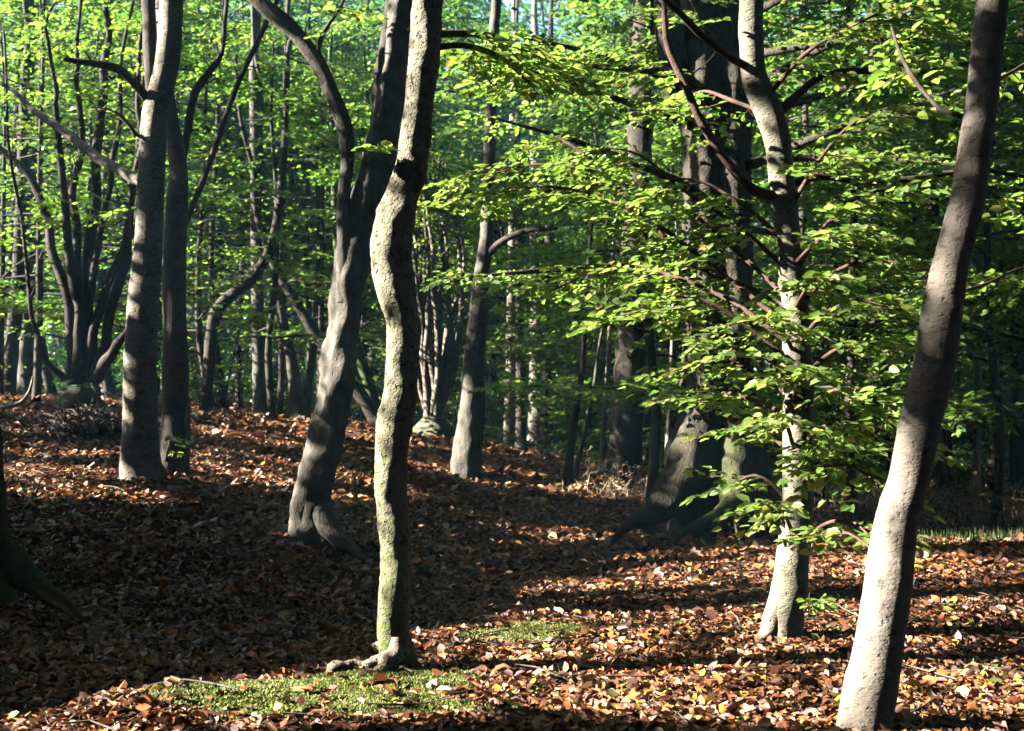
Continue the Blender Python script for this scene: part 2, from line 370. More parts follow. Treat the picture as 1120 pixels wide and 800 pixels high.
# ------------------------------------------------------------------ trees with trunks read from the photograph
def trunk_pts(pl, d, dd=0.0):
    """pl: (px, py, width px) from foot to top, d depth at the foot, dd depth change per metre risen"""
    P, R = [], []
    d0 = d
    for (x, y, w) in pl:
        dep = d0
        p = W(x, y, dep)
        P.append(p); R.append(wpx(w, dep) / 2)
    P = np.array(P); R = np.array(R)
    if dd: P[:, 1] += dd * (P[:, 2] - P[0, 2])
    return P, R
def sink(P, R, k=.18):
    P = P.copy()
    z = h1(P[0, 0], P[0, 1])
    q = P[0].copy(); q[2] = min(q[2], z) - k
    return np.r_[[q], P], np.r_[[R[0] * 1.06], R]
def extend(P, R, top, lean=.5):
    """carry the trunk on above the frame"""
    d = P[-1] - P[-2]; d = d / np.linalg.norm(d); d = d * lean + np.array([0, 0, 1 - lean]); d /= np.linalg.norm(d)
    n = 4; L = max(.5, (top - P[-1, 2]) / max(d[2], .3))
    for i in range(1, n + 1):
        t = i / n
        q = P[-1 if i == 1 else -1] + d * L / n + np.array([sin(i * 2.1) * .08, cos(i * 1.7) * .08, 0])
        P = np.r_[P, [q]]; R = np.r_[R, R[-1] * .82]
    return P, R
def mossfn(base=.0, low=.0, lowh=.8, side=None, sidek=0., pit=0.):
    def f(V, D, h):
        m = base + low * np.exp(-np.maximum(h, 0) / lowh)
        if side is not None: m = m + sidek * np.clip(D @ np.asarray(side), 0, 1)
        return np.c_[m, np.full(len(m), pit), np.zeros(len(m))]
    return f
def lit_trunk(P, R, z0, z1, prob=1.0, k=1.35, step=.12):
    PR = catmull(np.c_[P, R], step)
    for q in PR:
        if z0 <= q[2] <= z1: shaft(q[:3], q[3] * k, prob)
def zpy(py, d): return W(560, py, d)[2]
def leaf_parts(rng, sprays, pal, leaf, six=True, twig_mat=None):
    g = Geo(); 
    for (pos, Rm, L, dens) in sprays:
        C, D, N, tw = spray_pts(rng, L, leaf, dens)
        C = C @ Rm.T + pos; D = D @ Rm.T; N = N @ Rm.T
        sz = leaf * np.clip(rng.normal(.95, .24, len(C)), .4, 1.4)
        g.add(*leaf_geo(C, D, N, sz, sz * rng.uniform(.52, .66, len(C)), leaf_cols(len(C), rng, pal), six))
    return g
def twig_parts(g, rng, sprays, leaf):
    pass
TREES = {}
def branch_with_leaves(root, base, P, R, mat, rng, leaf=.07, n=None, L=(.35, .7), start=.25, pal=GREEN, lit=True, name='branch', droop=.12, sides=8, spread=.9, lr=.5, amp=.06):
    """a limb as a part, its leaf sprays as a sub-part"""
    g = Geo(); C, r = tube(g, P, R, sides=sides, step=.06, amp=amp, nscale=.2, seed=int(rng.integers(9999)))
    sprays = []
    if n:
        Ls = np.r_[0, np.cumsum(np.linalg.norm(np.diff(C, axis=0), axis=1))]
        for k in range(n):
            t = start + (1 - start) * (k + rng.uniform(.1, .9)) / n if k < n - 1 else .995
            i = min(len(C) - 2, int(np.searchsorted(Ls, t * Ls[-1])))
            d = C[min(i + 2, len(C) - 1)] - C[max(i - 2, 0)]
            yaw = math.atan2(d[1], d[0]) + (rng.choice([-1, 1]) * rng.uniform(.35, spread) if k < n - 1 else 0)
            Rm = rotm(yaw, rng.normal(droop, .10), rng.normal(0, .22))
            l = rng.uniform(*L) * (1.1 - .35 * t)
            sprays.append((C[i], Rm, l, 1.0))
            if lit: shaft(C[i] + Rm @ np.array([l * .45, 0, 0]), lr * l + .12, .97)
            q = np.array([C[i] + Rm @ np.array([l * s, 0, -.1 * s * s * l]) for s in (0, .33, .66, .95)])
            tube(g, q, [.004, .0032, .0022, .0012], sides=4, step=.1, amp=0)
    bo = obj(name, g.mesh(name, mat, base, True), root)
    if sprays:
        fg = leaf_parts(rng, sprays, pal, leaf)
        obj('foliage', fg.mesh('foliage', M_LEAF, base), bo)
    return bo
def add_crown(root, base, ctr, rad, n, rng, leaf=.16, pal=GREEN_SHADE, carve=True, six=False, hollow=.25, name='crown', mat=None):
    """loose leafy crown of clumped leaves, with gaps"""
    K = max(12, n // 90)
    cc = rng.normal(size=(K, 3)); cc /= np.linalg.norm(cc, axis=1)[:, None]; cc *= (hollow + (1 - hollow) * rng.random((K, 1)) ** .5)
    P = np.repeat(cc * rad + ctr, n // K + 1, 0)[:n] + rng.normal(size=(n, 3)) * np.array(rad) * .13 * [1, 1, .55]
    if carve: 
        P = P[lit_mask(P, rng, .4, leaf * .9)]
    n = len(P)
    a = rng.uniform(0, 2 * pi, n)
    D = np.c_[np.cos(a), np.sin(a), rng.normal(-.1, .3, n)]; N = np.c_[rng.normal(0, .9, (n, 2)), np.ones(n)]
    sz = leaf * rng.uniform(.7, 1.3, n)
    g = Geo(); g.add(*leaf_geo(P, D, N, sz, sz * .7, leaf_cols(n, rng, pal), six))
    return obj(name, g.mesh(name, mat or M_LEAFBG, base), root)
CROWNS = []   # built last, once all the sunlit places are known
def tree(name, label, cat, pl, d, mat, top=9.0, dd=0, sides=28, flare=(.5, .25), amp=.05, nscale=.35, seed=1, cf=None, group=None, step=.05, lean=.5, ext=True, lobes=5, sinkk=.18, knots=6, flute=None):
    P, R = trunk_pts(pl, d, dd)
    base = np.array([P[0, 0], P[0, 1], h1(P[0, 0], P[0, 1])])
    root = empty(name, base, label, cat, group)
    P2, R2 = sink(P, R, sinkk)
    if ext: P2, R2 = extend(P2, R2, top, lean)
    g = Geo(); tube(g, P2, R2, sides=sides, step=step, amp=amp, nscale=nscale, seed=seed, flare=flare, colfn=cf or mossfn(.0, .12, .6), lobes=lobes, knots=knots, flute=flute)
    obj('trunk', g.mesh('trunk', mat, base, True), root)
    return root, base, P2, R2
def twiglets(g, C, r, n, rng, L=(.12, .45)):
    for k in range(n):
        i = int(rng.integers(len(C) // 5, len(C) - 1)); t = C[min(i + 1, len(C) - 1)] - C[i - 1]; t = t / (np.linalg.norm(t) + 1e-9)
        d = rng.normal(size=3); d = d - t * (d @ t); d = d / np.linalg.norm(d) + t * rng.uniform(.2, 1.0); l = rng.uniform(*L) * (.5 + 6 * r[i])
        q = np.array([C[i] + d * l * s + rng.normal(0, .05 * l, 3) * s for s in (0, .4, .7, 1)]); q[2:, 2] += .06 * l
        w = min(.35 * r[i], .012)
        tube(g, q, [w, w * .7, w * .45, w * .2], sides=5, step=.1, amp=0)
def limb(root, base, pts, mat, sides=14, name='branch', amp=.05, seed=3, cf=None, step=.06, nscale=.25, tw=9, clamp=False):
    """pts: (px, py, depth, width px)"""
    P = np.array([W(x, y, d) for x, y, d, w in pts]); R = np.array([wpx(w, d) / 2 for x, y, d, w in pts])
    rr_ = np.random.default_rng(seed); P[1:-1] += rr_.normal(0, .12, (len(P) - 2, 3)) * R[1:-1, None] * 2 if name == 'branch' else 0
    if clamp: g_ = H(P[2:, 0], P[2:, 1]); P[2:, 2] = np.clip(P[2:, 2], g_ + .45 * R[2:], g_ + 1.1 * R[2:])
    if name == 'root':
        P[1:-1, 2] = np.maximum(P[1:-1, 2], H(P[1:-1, 0], P[1:-1, 1]) + .35 * R[1:-1]); P[-1, 2] = h1(P[-1, 0], P[-1, 1]) + (.2 if R[-1] > .005 else -.01) * R[-1]
    g = Geo(); C, r = tube(g, P, R, sides=sides, step=step, amp=amp, nscale=nscale, seed=seed, colfn=cf)
    if name == 'branch': twiglets(g, C, r, tw, rr_)
    return obj(name, g.mesh(name, mat, base, True), root), P, R
def br(root, base, pts, mat, rng, **k):
    P = np.array([W(x, y, d) for x, y, d, w in pts]); R = np.array([wpx(w, d) / 2 for x, y, d, w in pts])
    return branch_with_leaves(root, base, P, R, mat, rng, **k)
rg = np.random.default_rng(11)
# --- A: the sinuous one in the foreground
A, Ab, Ap, Ar = tree('beech_tree', 'slender sinuous mottled trunk in the foreground with a pale root stub at its foot', 'tree',
    [(436,730,40),(430,690,35),(432,650,35),(433,600,33),(430,560,35),(427,520,35),(430,475,38),(437,437,38),(440,400,36),(442,365,37),(437,337,38),(430,300,44),(428,270,46),(432,240,44),(441,210,39),(449,187,37),(455,140,34),(461,90,33),(466,40,34),(469,-5,34)],
    6.2, B_MOTT, top=9.5, sides=40, flare=(.55, .10), amp=.055, nscale=.15, seed=21, step=.02, cf=mossfn(.02, .42, .9, (-.3, -.95, 0), .18), knots=60)
lit_trunk(Ap, Ar, zpy(742, 6.2), zpy(120, 6.2), .97, k=1.1)
limb(A, Ab, [(438,704,6.2,26),(424,720,6.15,24),(408,729,6.1,18),(392,729,6.07,15),(379,724,6.05,14),(369,719,6.03,15),(363,716,6.02,14),(359,716,6.02,4)], B_MOTT, name='root', amp=.22, seed=31, step=.015, nscale=.12, cf=mossfn(.12), clamp=True)
limb(A, Ab, [(438,704,6.18,26),(427,722,6.05,21),(413,735,5.96,14),(398,743,5.9,9),(378,750,5.82,3)], B_MOTT, name='root', amp=.2, seed=32, step=.015, nscale=.12, cf=mossfn(.1), clamp=True)
br(A, Ab, [(470,38,6.3,9),(500,37,6.6,8),(540,40,7.0,7),(575,54,7.4,5),(600,70,7.8,4),(640,104,8.2,2)], B_DARK, rg, n=16, L=(.35,.65), start=.15, lr=.4)
br(A, Ab, [(468,54,6.25,8),(505,50,6.5,7),(545,62,6.9,5),(580,92,7.3,3)], B_DARK, rg, n=13, L=(.35,.65), start=.25, lr=.4)
br(A, Ab, [(446,160,6.3,4),(428,163,6.2,3),(404,165,6.1,2)], B_DARK, rg, n=3, L=(.10,.18), start=.5)
CROWNS.append((A, Ab, (-.3, 6.6, 8.2), (2.2, 2.4, 2.6), 5000))
# --- B: the fluted grey trunk behind it
Bt, Bb, Bp, Br = tree('beech_tree', 'leaning fluted grey trunk that forks into several stems behind the foreground trunk', 'tree',
    [(344,583,48),(341,550,42),(349,512,38),(357,475,37),(367,437,37),(370,400,38),(376,362,35),(380,325,36),(386,287,37),(394,250,38),(402,215,36),(412,180,33),(421,130,31),(430,80,29),(440,0,27)],
    10.0, B_GREY, top=10, sides=36, flare=(.35, .3), amp=.10, nscale=.28, seed=41, step=.04, cf=mossfn(.0, .1, .5), knots=14, flute=(.10, 3, 1.1))
lit_trunk(Bp, Br * .7, zpy(575, 10), zpy(495, 10), .96, k=1)
lit_trunk(Bp, Br * .6, zpy(495, 10), zpy(170, 10), .6, k=1)
limb(Bt, Bb, [(379,330,9.95,24),(376,270,9.9,18),(378,215,9.9,14),(380,175,9.9,15),(374,140,9.9,18),(364,100,9.9,17),(346,68,9.9,17),(322,38,9.9,18),(284,2,9.9,18),(250,-40,9.9,16)], B_GREY, seed=43)
limb(Bt, Bb, [(392,250,10.05,22),(402,190,10.1,18),(410,140,10.1,17),(418,90,10.1,18),(426,40,10.1,17),(432,-20,10.1,16),(436,-120,10.2,12)], B_DARK, seed=44)
limb(Bt, Bb, [(346,545,10,30),(356,572,9.9,28),(370,590,9.8,20),(384,600,9.7,12),(404,610,9.6,4)], B_GREY, name='root', seed=45, amp=.1)
br(Bt, Bb, [(346,70,9.9,6),(352,40,9.8,5),(372,8,9.7,4),(385,-20,9.6,3)], B_DARK, rg, n=5, L=(.3,.5), leaf=.08)
CROWNS.append((Bt, Bb, (-1.6, 10.5, 9.0), (3, 3, 2.8), 5000))
# --- C and C2: pair on the left bank
Ct, Cb, Cp, Cr = tree('beech_tree', 'straight pale trunk on the left bank with a long bare side branch', 'tree',
    [(156,528,46),(153,500,42),(153,475,38),(153,437,36),(153,400,35),(155,362,34),(157,325,34),(161,287,31),(163,250,29),(165,210,29),(167,170,29),(169,130,29),(176,100,27),(183,70,26),(186,40,26),(188,-5,25)],
    12.0, B_PALE, top=11, sides=32, flare=(.28, .25), amp=.03, seed=51, step=.035, cf=mossfn(.0, .2, .6), knots=24)
lit_trunk(Cp, Cr * .5, zpy(462, 12), zpy(255, 12), .95, k=1); lit_trunk(Cp, Cr * .1, zpy(255, 12), zpy(80, 12), .55, k=1); lit_trunk(Cp, Cr * .5, zpy(80, 12), zpy(-10, 12), .95, k=1)
limb(Ct, Cb, [(160,200,12,13),(146,195,12.2,12),(130,186,12.5,11),(108,172,12.9,11),(82,155,13.3,10),(58,138,13.7,9),(34,118,14.1,7),(14,101,14.4,5),(-20,80,14.8,4)], B_PALE, seed=52)
limb(Ct, Cb, [(163,112,12,10),(154,100,11.9,10),(142,86,11.8,9),(126,76,11.7,10),(100,70,11.6,8),(70,65,11.5,5)], B_DARK, seed=53, cf=mossfn(.3))
limb(Ct, Cb, [(163,152,12,5),(150,148,11.8,4),(138,134,11.6,4),(124,122,11.4,3),(100,117,11.2,2)], B_PALE, seed=54)
limb(Ct, Cb, [(168,112,12.1,15),(165,80,12.2,14),(162,40,12.3,15),(160,0,12.4,15),(158,-60,12.5,12)], B_DARK, seed=55)
for q in [(0,92,14.6),(20,106,14.3),(40,122,14.0),(60,140,13.7),(85,158,13.3),(110,174,12.9),(130,186,12.5),(142,193,12.25)]: shaft(W(*q), .16, .6)
CROWNS.append((Ct, Cb, (-4.2, 12.5, 10), (3, 3, 2.8), 5000))
C2, C2b, C2p, C2r = tree('beech_tree', 'shaded blue grey trunk tucked close behind the straight pale one', 'tree',
    [(190,517,34),(191,490,31),(192,450,29),(192,400,28),(191,350,25),(191,300,25),(192,250,25),(194,220,24),(195,190,20),(192,160,19),(186,130,18),(182,100,17),(180,60,16),(178,0,15)],
    12.7, B_SMOOTH, top=10, sides=28, flare=(.3, .2), amp=.03, seed=61)
limb(C2, C2b, [(196,190,12.7,9),(204,140,12.8,9),(212,105,12.9,9),(226,82,13,8),(240,60,13.1,6),(246,30,13.2,5),(250,-20,13.3,4)], B_DARK, seed=63)
br(C2, C2b, [(180,512,12.6,3),(184,490,12.4,2.5),(190,474,12.2,2)], B_DARK, rg, n=4, L=(.2,.35), lit=False)
CROWNS.append((C2, C2b, (-4.0, 13.5, 9), (2.6, 2.6, 2.5), 3000))
# --- D: leafy young beech on the right
Dt, Db, Dp, Dr = tree('beech_tree', 'young beech at the right whose low boughs of bright green leaves spread around the trunk', 'tree',
    [(858,702,42),(857,690,40),(862,650,38),(868,600,35),(872,560,33),(873,515,33),(873,470,33),(873,425,33),(871,380,30),(870,340,28),(866,300,28),(864,270,26),(857,215,28),(852,165,28),(846,138,30),(836,112,31),(825,85,28),(822,50,27),(822,-5,26)],
    7.0, B_PALE, top=9.5, sides=36, flare=(.5, .16), amp=.035, nscale=.25, seed=71, step=.025, cf=mossfn(.10, .0, .5, (-.2, -.9, 0), .1), knots=22)
lit_trunk(Dp, Dr, zpy(705, 7), zpy(-5, 7), .93)
limb(Dt, Db, [(858,640,7.0,26),(850,668,6.98,26),(842,688,6.95,20),(833,698,6.92,12),(822,705,6.88,5)], B_PALE, name='root', seed=72, amp=.08)
br(Dt, Db, [(852,215,7.0,13),(836,212,6.95,12),(819,204,6.9,11),(789,169,6.85,10),(762,124,6.8,9),(752,98,6.8,9),(732,56,6.8,8),(727,22,6.8,7),(727,-30,6.8,5)], B_RED, rg, n=3, L=(.15,.3), start=.3)
br(Dt, Db, [(824,76,7.0,9),(804,66,6.9,9),(770,41,6.8,8),(744,15,6.7,8),(724,-4,6.6,7),(690,-40,6.5,5)], B_RED, rg, n=2, L=(.15,.3), start=.6)
br(Dt, Db, [(846,128,7.0,13),(867,109,7.0,10),(894,86,7.0,8),(924,79,7.0,8),(957,77,7.0,8),(991,68,7.0,7),(1012,60,7.0,3)], B_DARK, rg, n=7, L=(.3,.5), start=.35)
br(Dt, Db, [(862,205,7.0,9),(885,195,7.1,8),(912,195,7.2,7),(950,199,7.2,7),(987,197,7.2,7),(1025,191,7.2,6),(1075,187,7.2,5),(1125,194,7.2,4)], B_DARK, rg, n=9, L=(.3,.55), start=.15)
br(Dt, Db, [(872,345,7.1,6),(830,320,7.5,6),(770,296,7.9,6),(744,277,8.1,5),(710,240,8.3,5),(680,210,8.6,4),(642,172,8.8,4),(610,150,9,3)], B_RED, rg, n=20, L=(.4,.75), start=.2)
for pts, n in [
    ([(866,330),(800,270),(730,215),(660,190),(590,180),(520,195)], 15),
    ([(866,360),(790,300),(700,235),(610,205),(540,212),(478,222)], 15),
    ([(868,380),(800,330),(730,300),(680,290),(630,305),(600,320)], 12),
    ([(866,300),(810,250),(750,210),(700,170),(650,160)], 9),
    ([(870,400),(820,360),(770,330),(700,335),(660,360)], 9),
    ([(872,440),(830,410),(790,395),(760,400),(740,410)], 4),
    ([(872,460),(830,440),(790,430),(760,445)], 7),
    ([(872,500),(840,475),(815,465),(800,475)], 3),
    ([(872,560),(845,530),(825,520),(810,525)], 2),
    ([(864,270),(820,230),(770,200),(730,195)], 6),
    ([(868,300),(900,250),(940,215),(990,205)], 8),
    ([(870,340),(910,300),(950,285),(1000,290)], 8),
    ([(872,380),(900,345),(940,330),(985,340)], 8),
    ([(873,420),(910,385),(950,375),(990,390)], 8),
    ([(873,455),(905,430),(945,425),(985,440)], 7),
    ([(873,490),(905,465),(940,468),(970,490)], 7),
    ([(873,530),(900,510),(935,512),(965,535)], 6),
    ([(873,600),(900,575),(930,570),(955,590)], 6),
    ([(860,235),(900,170),(940,130),(985,115)], 7),
    ([(836,110),(880,60),(920,35),(960,15)], 6),
    ([(840,125),(800,110),(770,100),(745,110)], 4)]:
    m = len(pts); d1 = 7.0 + (rg.uniform(.9, 1.8) if pts[-1][0] < 650 else rg.uniform(.2, 1.0) if pts[-1][0] < 830 else rg.uniform(-1.1, -.35))
    br(Dt, Db, [(x, y, 7.0 + (d1 - 7.0) * i / (m - 1), 6 - 4.2 * i / (m - 1)) for i, (x, y) in enumerate(pts)], B_RED, rg, n=int(n * (1.75 if pts[-1][0] < 830 else 1.15)), L=(.34, .68), start=.15, lr=.75)
for (x, y, dd_, n) in [(835,345,5.9,5),(905,300,6.0,5),(850,450,5.9,4),(912,480,6.0,4),(840,545,6.1,4),(880,400,5.8,4),(800,380,6.0,4),(930,250,6.0,5)]:
    br(Dt, Db, [(868,y+40,7.0,5),((868+x)/2,y+10,(7+dd_)/2,4),(x,y,dd_,2)], B_RED, rg, n=n + 3, L=(.28,.5), start=.3)
br(Dt, Db, [(880,668,6.85,3),(884,660,6.75,2),(886,648,6.7,1.5)], B_DARK, rg, n=4, L=(.10,.18), start=.2, name='shoot')
CROWNS.append((Dt, Db, (1.7, 7.4, 8.3), (2.2, 2.3, 2.6), 5000))
# --- E: smooth leaning trunk close on the right
Et, Eb, Ep, Er = tree('beech_tree', 'smooth leaning trunk closest to the viewer at the right edge, foot in leaves', 'tree',
    [(943,808,58),(945,790,54),(952,750,55),(958,725,52),(970,650,50),(980,575,46),(994,525,43),(999,500,42),(1007,460,44),(1016,425,45),(1024,385,43),(1031,337,43),(1040,290,39),(1050,250,37),(1059,215,36),(1068,150,35),(1074,110,34),(1080,50,34),(1086,-5,34)],
    5.1, B_SMOOTH, top=9, sides=44, flare=(.3, .15), amp=.022, nscale=.3, seed=81, step=.02, cf=mossfn(.0, .05, .4), knots=26)
lit_trunk(Ep, Er, zpy(740, 5.1), zpy(545, 5.1), .98, k=.75)
lit_trunk(Ep, Er, zpy(345, 5.1), zpy(150, 5.1), .8, k=.8)
lit_trunk(Ep, Er * .3, zpy(800, 5.1), zpy(345, 5.1), .45)
br(Et, Eb, [(1054,128,5.15,7),(1040,124,5.2,6),(1029,120,5.3,6),(1014,105,5.4,5),(999,86,5.5,5),(985,60,5.7,4),(975,30,5.9,3)], B_DARK, rg, n=7, L=(.2,.4), start=.3)
br(Et, Eb, [(960,602,5.1,4),(950,598,5.2,3),(929,584,5.4,3),(905,582,5.6,2)], B_RED, rg, n=4, L=(.2,.3), start=.3)
br(Et, Eb, [(1085,90,5.2,5),(1105,80,5.5,4),(1140,60,5.8,3),(1180,50,6,2)], B_DARK, rg, n=7, L=(.25,.45), start=.2)
br(Et, Eb, [(1068,200,5.2,5),(1090,215,5.6,4),(1130,240,6,3),(1170,260,6.3,2)], B_DARK, rg, n=7, L=(.25,.45), start=.2)
br(Et, Eb, [(1050,320,5.3,4),(1080,310,5.8,3),(1110,296,6.2,3),(1150,285,6.6,2)], B_DARK, rg, n=6, L=(.25,.4), start=.3)
CROWNS.append((Et, Eb, (2.6, 5.4, 8.0), (2.2, 2.3, 2.6), 5000))
# --- H: trunk cut by the left edge
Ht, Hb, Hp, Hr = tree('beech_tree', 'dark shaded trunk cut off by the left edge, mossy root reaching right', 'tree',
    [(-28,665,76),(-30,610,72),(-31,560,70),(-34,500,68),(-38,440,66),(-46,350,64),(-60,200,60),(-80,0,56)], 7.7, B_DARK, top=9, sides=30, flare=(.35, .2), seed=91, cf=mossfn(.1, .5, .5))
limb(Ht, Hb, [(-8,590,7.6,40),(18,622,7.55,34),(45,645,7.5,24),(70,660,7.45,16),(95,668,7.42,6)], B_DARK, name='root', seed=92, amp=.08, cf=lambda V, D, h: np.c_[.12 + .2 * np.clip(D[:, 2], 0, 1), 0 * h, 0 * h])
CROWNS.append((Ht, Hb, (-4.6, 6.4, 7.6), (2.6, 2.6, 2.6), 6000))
# --- G: the great old beech with buttress roots
Gt, Gb, Gp, Gr = tree('beech_tree', 'huge old dark beech with spreading buttress roots beside the path', 'tree',
    [(784,588,150),(784,560,128),(785,530,112),(785,495,98),(785,450,84),(786,380,72),(786,300,72),(785,200,74),(782,100,78),(780,0,80)], 12.6, B_G, top=14, sides=72, flare=(.32, .5), amp=.06, nscale=.4, seed=101, step=.05, cf=mossfn(.0, .12, 1.5, (.3, -.8, .3), .12), lobes=4, knots=26, flute=(.09, 5, .12))
for pts, s in [([(780,410,12.6,44),(772,450,12.45,48),(760,490,12.25,48),(745,525,12.05,44),(727,550,11.9,36),(706,566,11.75,24),(686,575,11.6,14),(664,582,11.5,4)], 1),
               ([(800,420,12.5,36),(805,470,12.3,42),(806,530,11.9,36),(800,553,11.7,26),(784,566,11.55,19),(764,576,11.5,14),(746,583,11.45,8),(735,588,11.4,3)], 2),
               ([(812,440,12.5,28),(814,495,12.25,32),(812,540,11.9,24),(811,566,11.75,19),(813,588,11.7,14)], 3),
               ([(800,420,12.6,44),(810,475,12.4,50),(826,530,12.2,44),(846,560,12.2,32),(870,582,12.2,18),(890,592,12.2,5)], 4)]:
    limb(Gt, Gb, pts, B_G, name='root', seed=110 + s, amp=.13, sides=26, nscale=.3, cf=lambda V, D, h: np.c_[(.26 if s in (2, 3) else .0) + .18 * np.clip(D[:, 2], 0, 1), 0 * h, 0 * h])
for q in [(812,572,11.7),(806,548,11.85)]: shaft(W(*q), .05, .9)
limb(Gt, Gb, [(775,150,12.6,40),(745,90,12.4,34),(735,20,12.2,30),(725,-60,12,26)], B_G, seed=120, sides=18)
for i in range(16):
    a = rg.uniform(0, 6.28) if i < 9 else rg.uniform(3.6, 5.8)
    x0, y0 = 785, [330, 250, 180, 120, 60, 20, 220, 140, 300, 40, 90, 150, 200, 10, 110, 70][i]
    p0 = W(x0, y0, 12.6); dr = np.array([cos(a), sin(a) * .8 - .1, rg.uniform(-.05, .3)])
    P = np.array([p0 + dr * t + np.array([0, 0, -.12 * t * t * .3]) for t in (0, 1.0, 2.0, 3.0)])
    branch_with_leaves(Gt, Gb, P, [.06, .045, .03, .012], B_G, rg, n=12, L=(.5, .9), leaf=.085, start=.25, pal=GREEN, lit=i % 2 == 0)
CROWNS.append((Gt, Gb, (2.6, 13.2, 11), (4.5, 4.5, 4.5), 14000))
# --- F and the middle trunks
Ft, Fb, Fp, Fr = tree('beech_tree', 'dark trunk at the bend of the path with its foot lit on the left side', 'tree',
    [(509,515,33),(513,480,30),(516,450,28),(518,400,24),(523,350,21),(527,300,17),(532,262,15),(534,200,14),(537,120,13),(540,40,12)], 17.0, B_GREY, top=12, sides=24, flare=(.3, .3), seed=131)
lit_trunk(Fp, Fr, zpy(512, 17), zpy(440, 17), .97, k=1.2)
limb(Ft, Fb, [(532,280,17,9),(550,262,16.8,8),(575,252,16.6,6),(610,250,16.4,4)], B_DARK, seed=132)
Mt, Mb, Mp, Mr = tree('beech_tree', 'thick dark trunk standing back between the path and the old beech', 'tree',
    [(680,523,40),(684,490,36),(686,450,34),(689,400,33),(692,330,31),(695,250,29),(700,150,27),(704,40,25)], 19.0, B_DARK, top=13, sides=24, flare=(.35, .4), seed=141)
P1 = tree('pale_trunk_tree', 'farther left of the two sunlit trunks at the end of the path', 'tree', [(557,480,13),(558,440,12),(559,380,11),(560,300,10),(561,200,9),(562,80,8)], 31.0, B_PALE, top=14, sides=16, flare=(.2, .5), seed=151)
P2 = tree('pale_trunk_tree', 'thicker right hand one of two sunlit trunks at the end of the path', 'tree', [(586,488,19),(587,440,17),(587,380,16),(587,320,15),(586,200,13),(585,80,11)], 32.6, B_PALE, top=14, sides=18, flare=(.25, .5), seed=152)
lit_trunk(P1[2], P1[3], zpy(478, 31), zpy(330, 31), .9, k=1.0); lit_trunk(P2[2], P2[3], zpy(480, 32.6), zpy(300, 32.6), .95, k=1.0)
tree('dark_trunk_tree', 'dark trunk just right of the thinner sunlit trunk at the path end', 'tree', [(570,482,12),(569,400,10),(568,300,9),(566,150,8)], 30.0, B_DARK, top=13, sides=14, seed=153)
tree('dark_trunk_tree', 'dark trunk touching the thicker sunlit trunk at the path end', 'tree', [(598,490,14),(598,400,12),(600,300,10),(602,150,9)], 29.0, B_DARK, top=13, sides=14, seed=154)
tree('sapling', 'thin dark leaning sapling on the right verge of the path', 'sapling', [(620,530,10),(624,495,9),(630,450,8),(636,410,7),(640,350,6),(646,260,5),(650,180,4)], 17.0, B_DARK, top=6, sides=10, flare=(.3, .15), seed=155)
tree('sapling', 'short slanting sapling next to the thin dark one on the path verge', 'sapling', [(629,520,6),(636,490,5),(642,465,5),(650,420,4),(655,380,3)], 17.3, B_GREY, top=5, sides=8, flare=None, seed=156)
S3 = tree('sapling', 'whitish thin stem left of the thick dark middle trunk', 'sapling', [(658,502,6),(660,470,6),(662,440,5),(665,400,5),(668,330,4),(672,250,3)], 20.0, B_DEAD, top=6, sides=8, flare=None, seed=157)
S4 = tree('sapling', 'whitish thin stem between the middle trunk and the old beech', 'sapling', [(730,500,6),(731,470,6),(732,440,5),(735,380,4),(738,300,3)], 18.0, B_DEAD, top=5, sides=8, flare=None, seed=158)
lit_trunk(S3[2], S3[3], zpy(500, 20), zpy(400, 20), .95, k=2); lit_trunk(S4[2], S4[3], zpy(500, 18), zpy(420, 18), .95, k=2)
# --- left background trunks
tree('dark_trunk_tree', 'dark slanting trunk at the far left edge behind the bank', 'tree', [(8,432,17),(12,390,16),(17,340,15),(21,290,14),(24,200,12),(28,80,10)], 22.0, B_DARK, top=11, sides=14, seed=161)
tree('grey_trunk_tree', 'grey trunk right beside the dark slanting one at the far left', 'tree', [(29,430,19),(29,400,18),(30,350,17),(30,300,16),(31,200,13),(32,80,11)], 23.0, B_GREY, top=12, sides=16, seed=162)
tree('crooked_tree', 'dark crooked tree that bends sharply to the right above the bank', 'tree', [(224,455,14),(226,430,13),(229,390,13),(233,355,13),(240,335,13),(255,322,12),(272,308,12),(288,288,11),(299,260,10),(306,220,9),(311,160,7),(315,60,6)], 19.5, B_DARK, top=9, sides=16, flare=(.3, .15), amp=.08, seed=163)
T5 = tree('grey_trunk_tree', 'upright grey trunk just right of the crooked dark tree', 'tree', [(288,460,22),(286,430,18),(284,400,16),(282,350,14),(281,300,13),(280,200,12),(278,80,10)], 21.0, B_GREY, top=13, sides=18, flare=(.35, .3), seed=164)
tree('sapling', 'slim straight dark pole tree between the upright grey trunk and the leaning one', 'sapling', [(306,457,8),(308,400,7),(309,300,7),(311,150,6),(315,0,5)], 22.0, B_DARK, top=12, sides=10, flare=(.3, .2), seed=165)
T7 = tree('leaning_tree', 'short leaning trunk with a sunlit mossy foot behind the fluted one', 'tree', [(327,458,22),(323,430,17),(319,400,14),(313,370,12),(304,320,10),(294,250,8),(284,150,7)], 21.0, B_GREY, top=10, sides=16, flare=(.4, .25), seed=166, cf=mossfn(.1, .6, .5))
lit_trunk(T7[2], T7[3], zpy(458, 21), zpy(400, 21), .95, k=1.5)
tree('leaning_tree', 'long dark trunk slanting steeply up to the left behind the fluted trunk', 'tree', [(412,462,16),(396,435,15),(380,415,14),(362,390,13),(344,364,12),(328,338,11),(312,312,10),(296,280,9),(280,230,7)], 20.5, B_DARK, top=8, sides=14, flare=(.3, .2), seed=167)
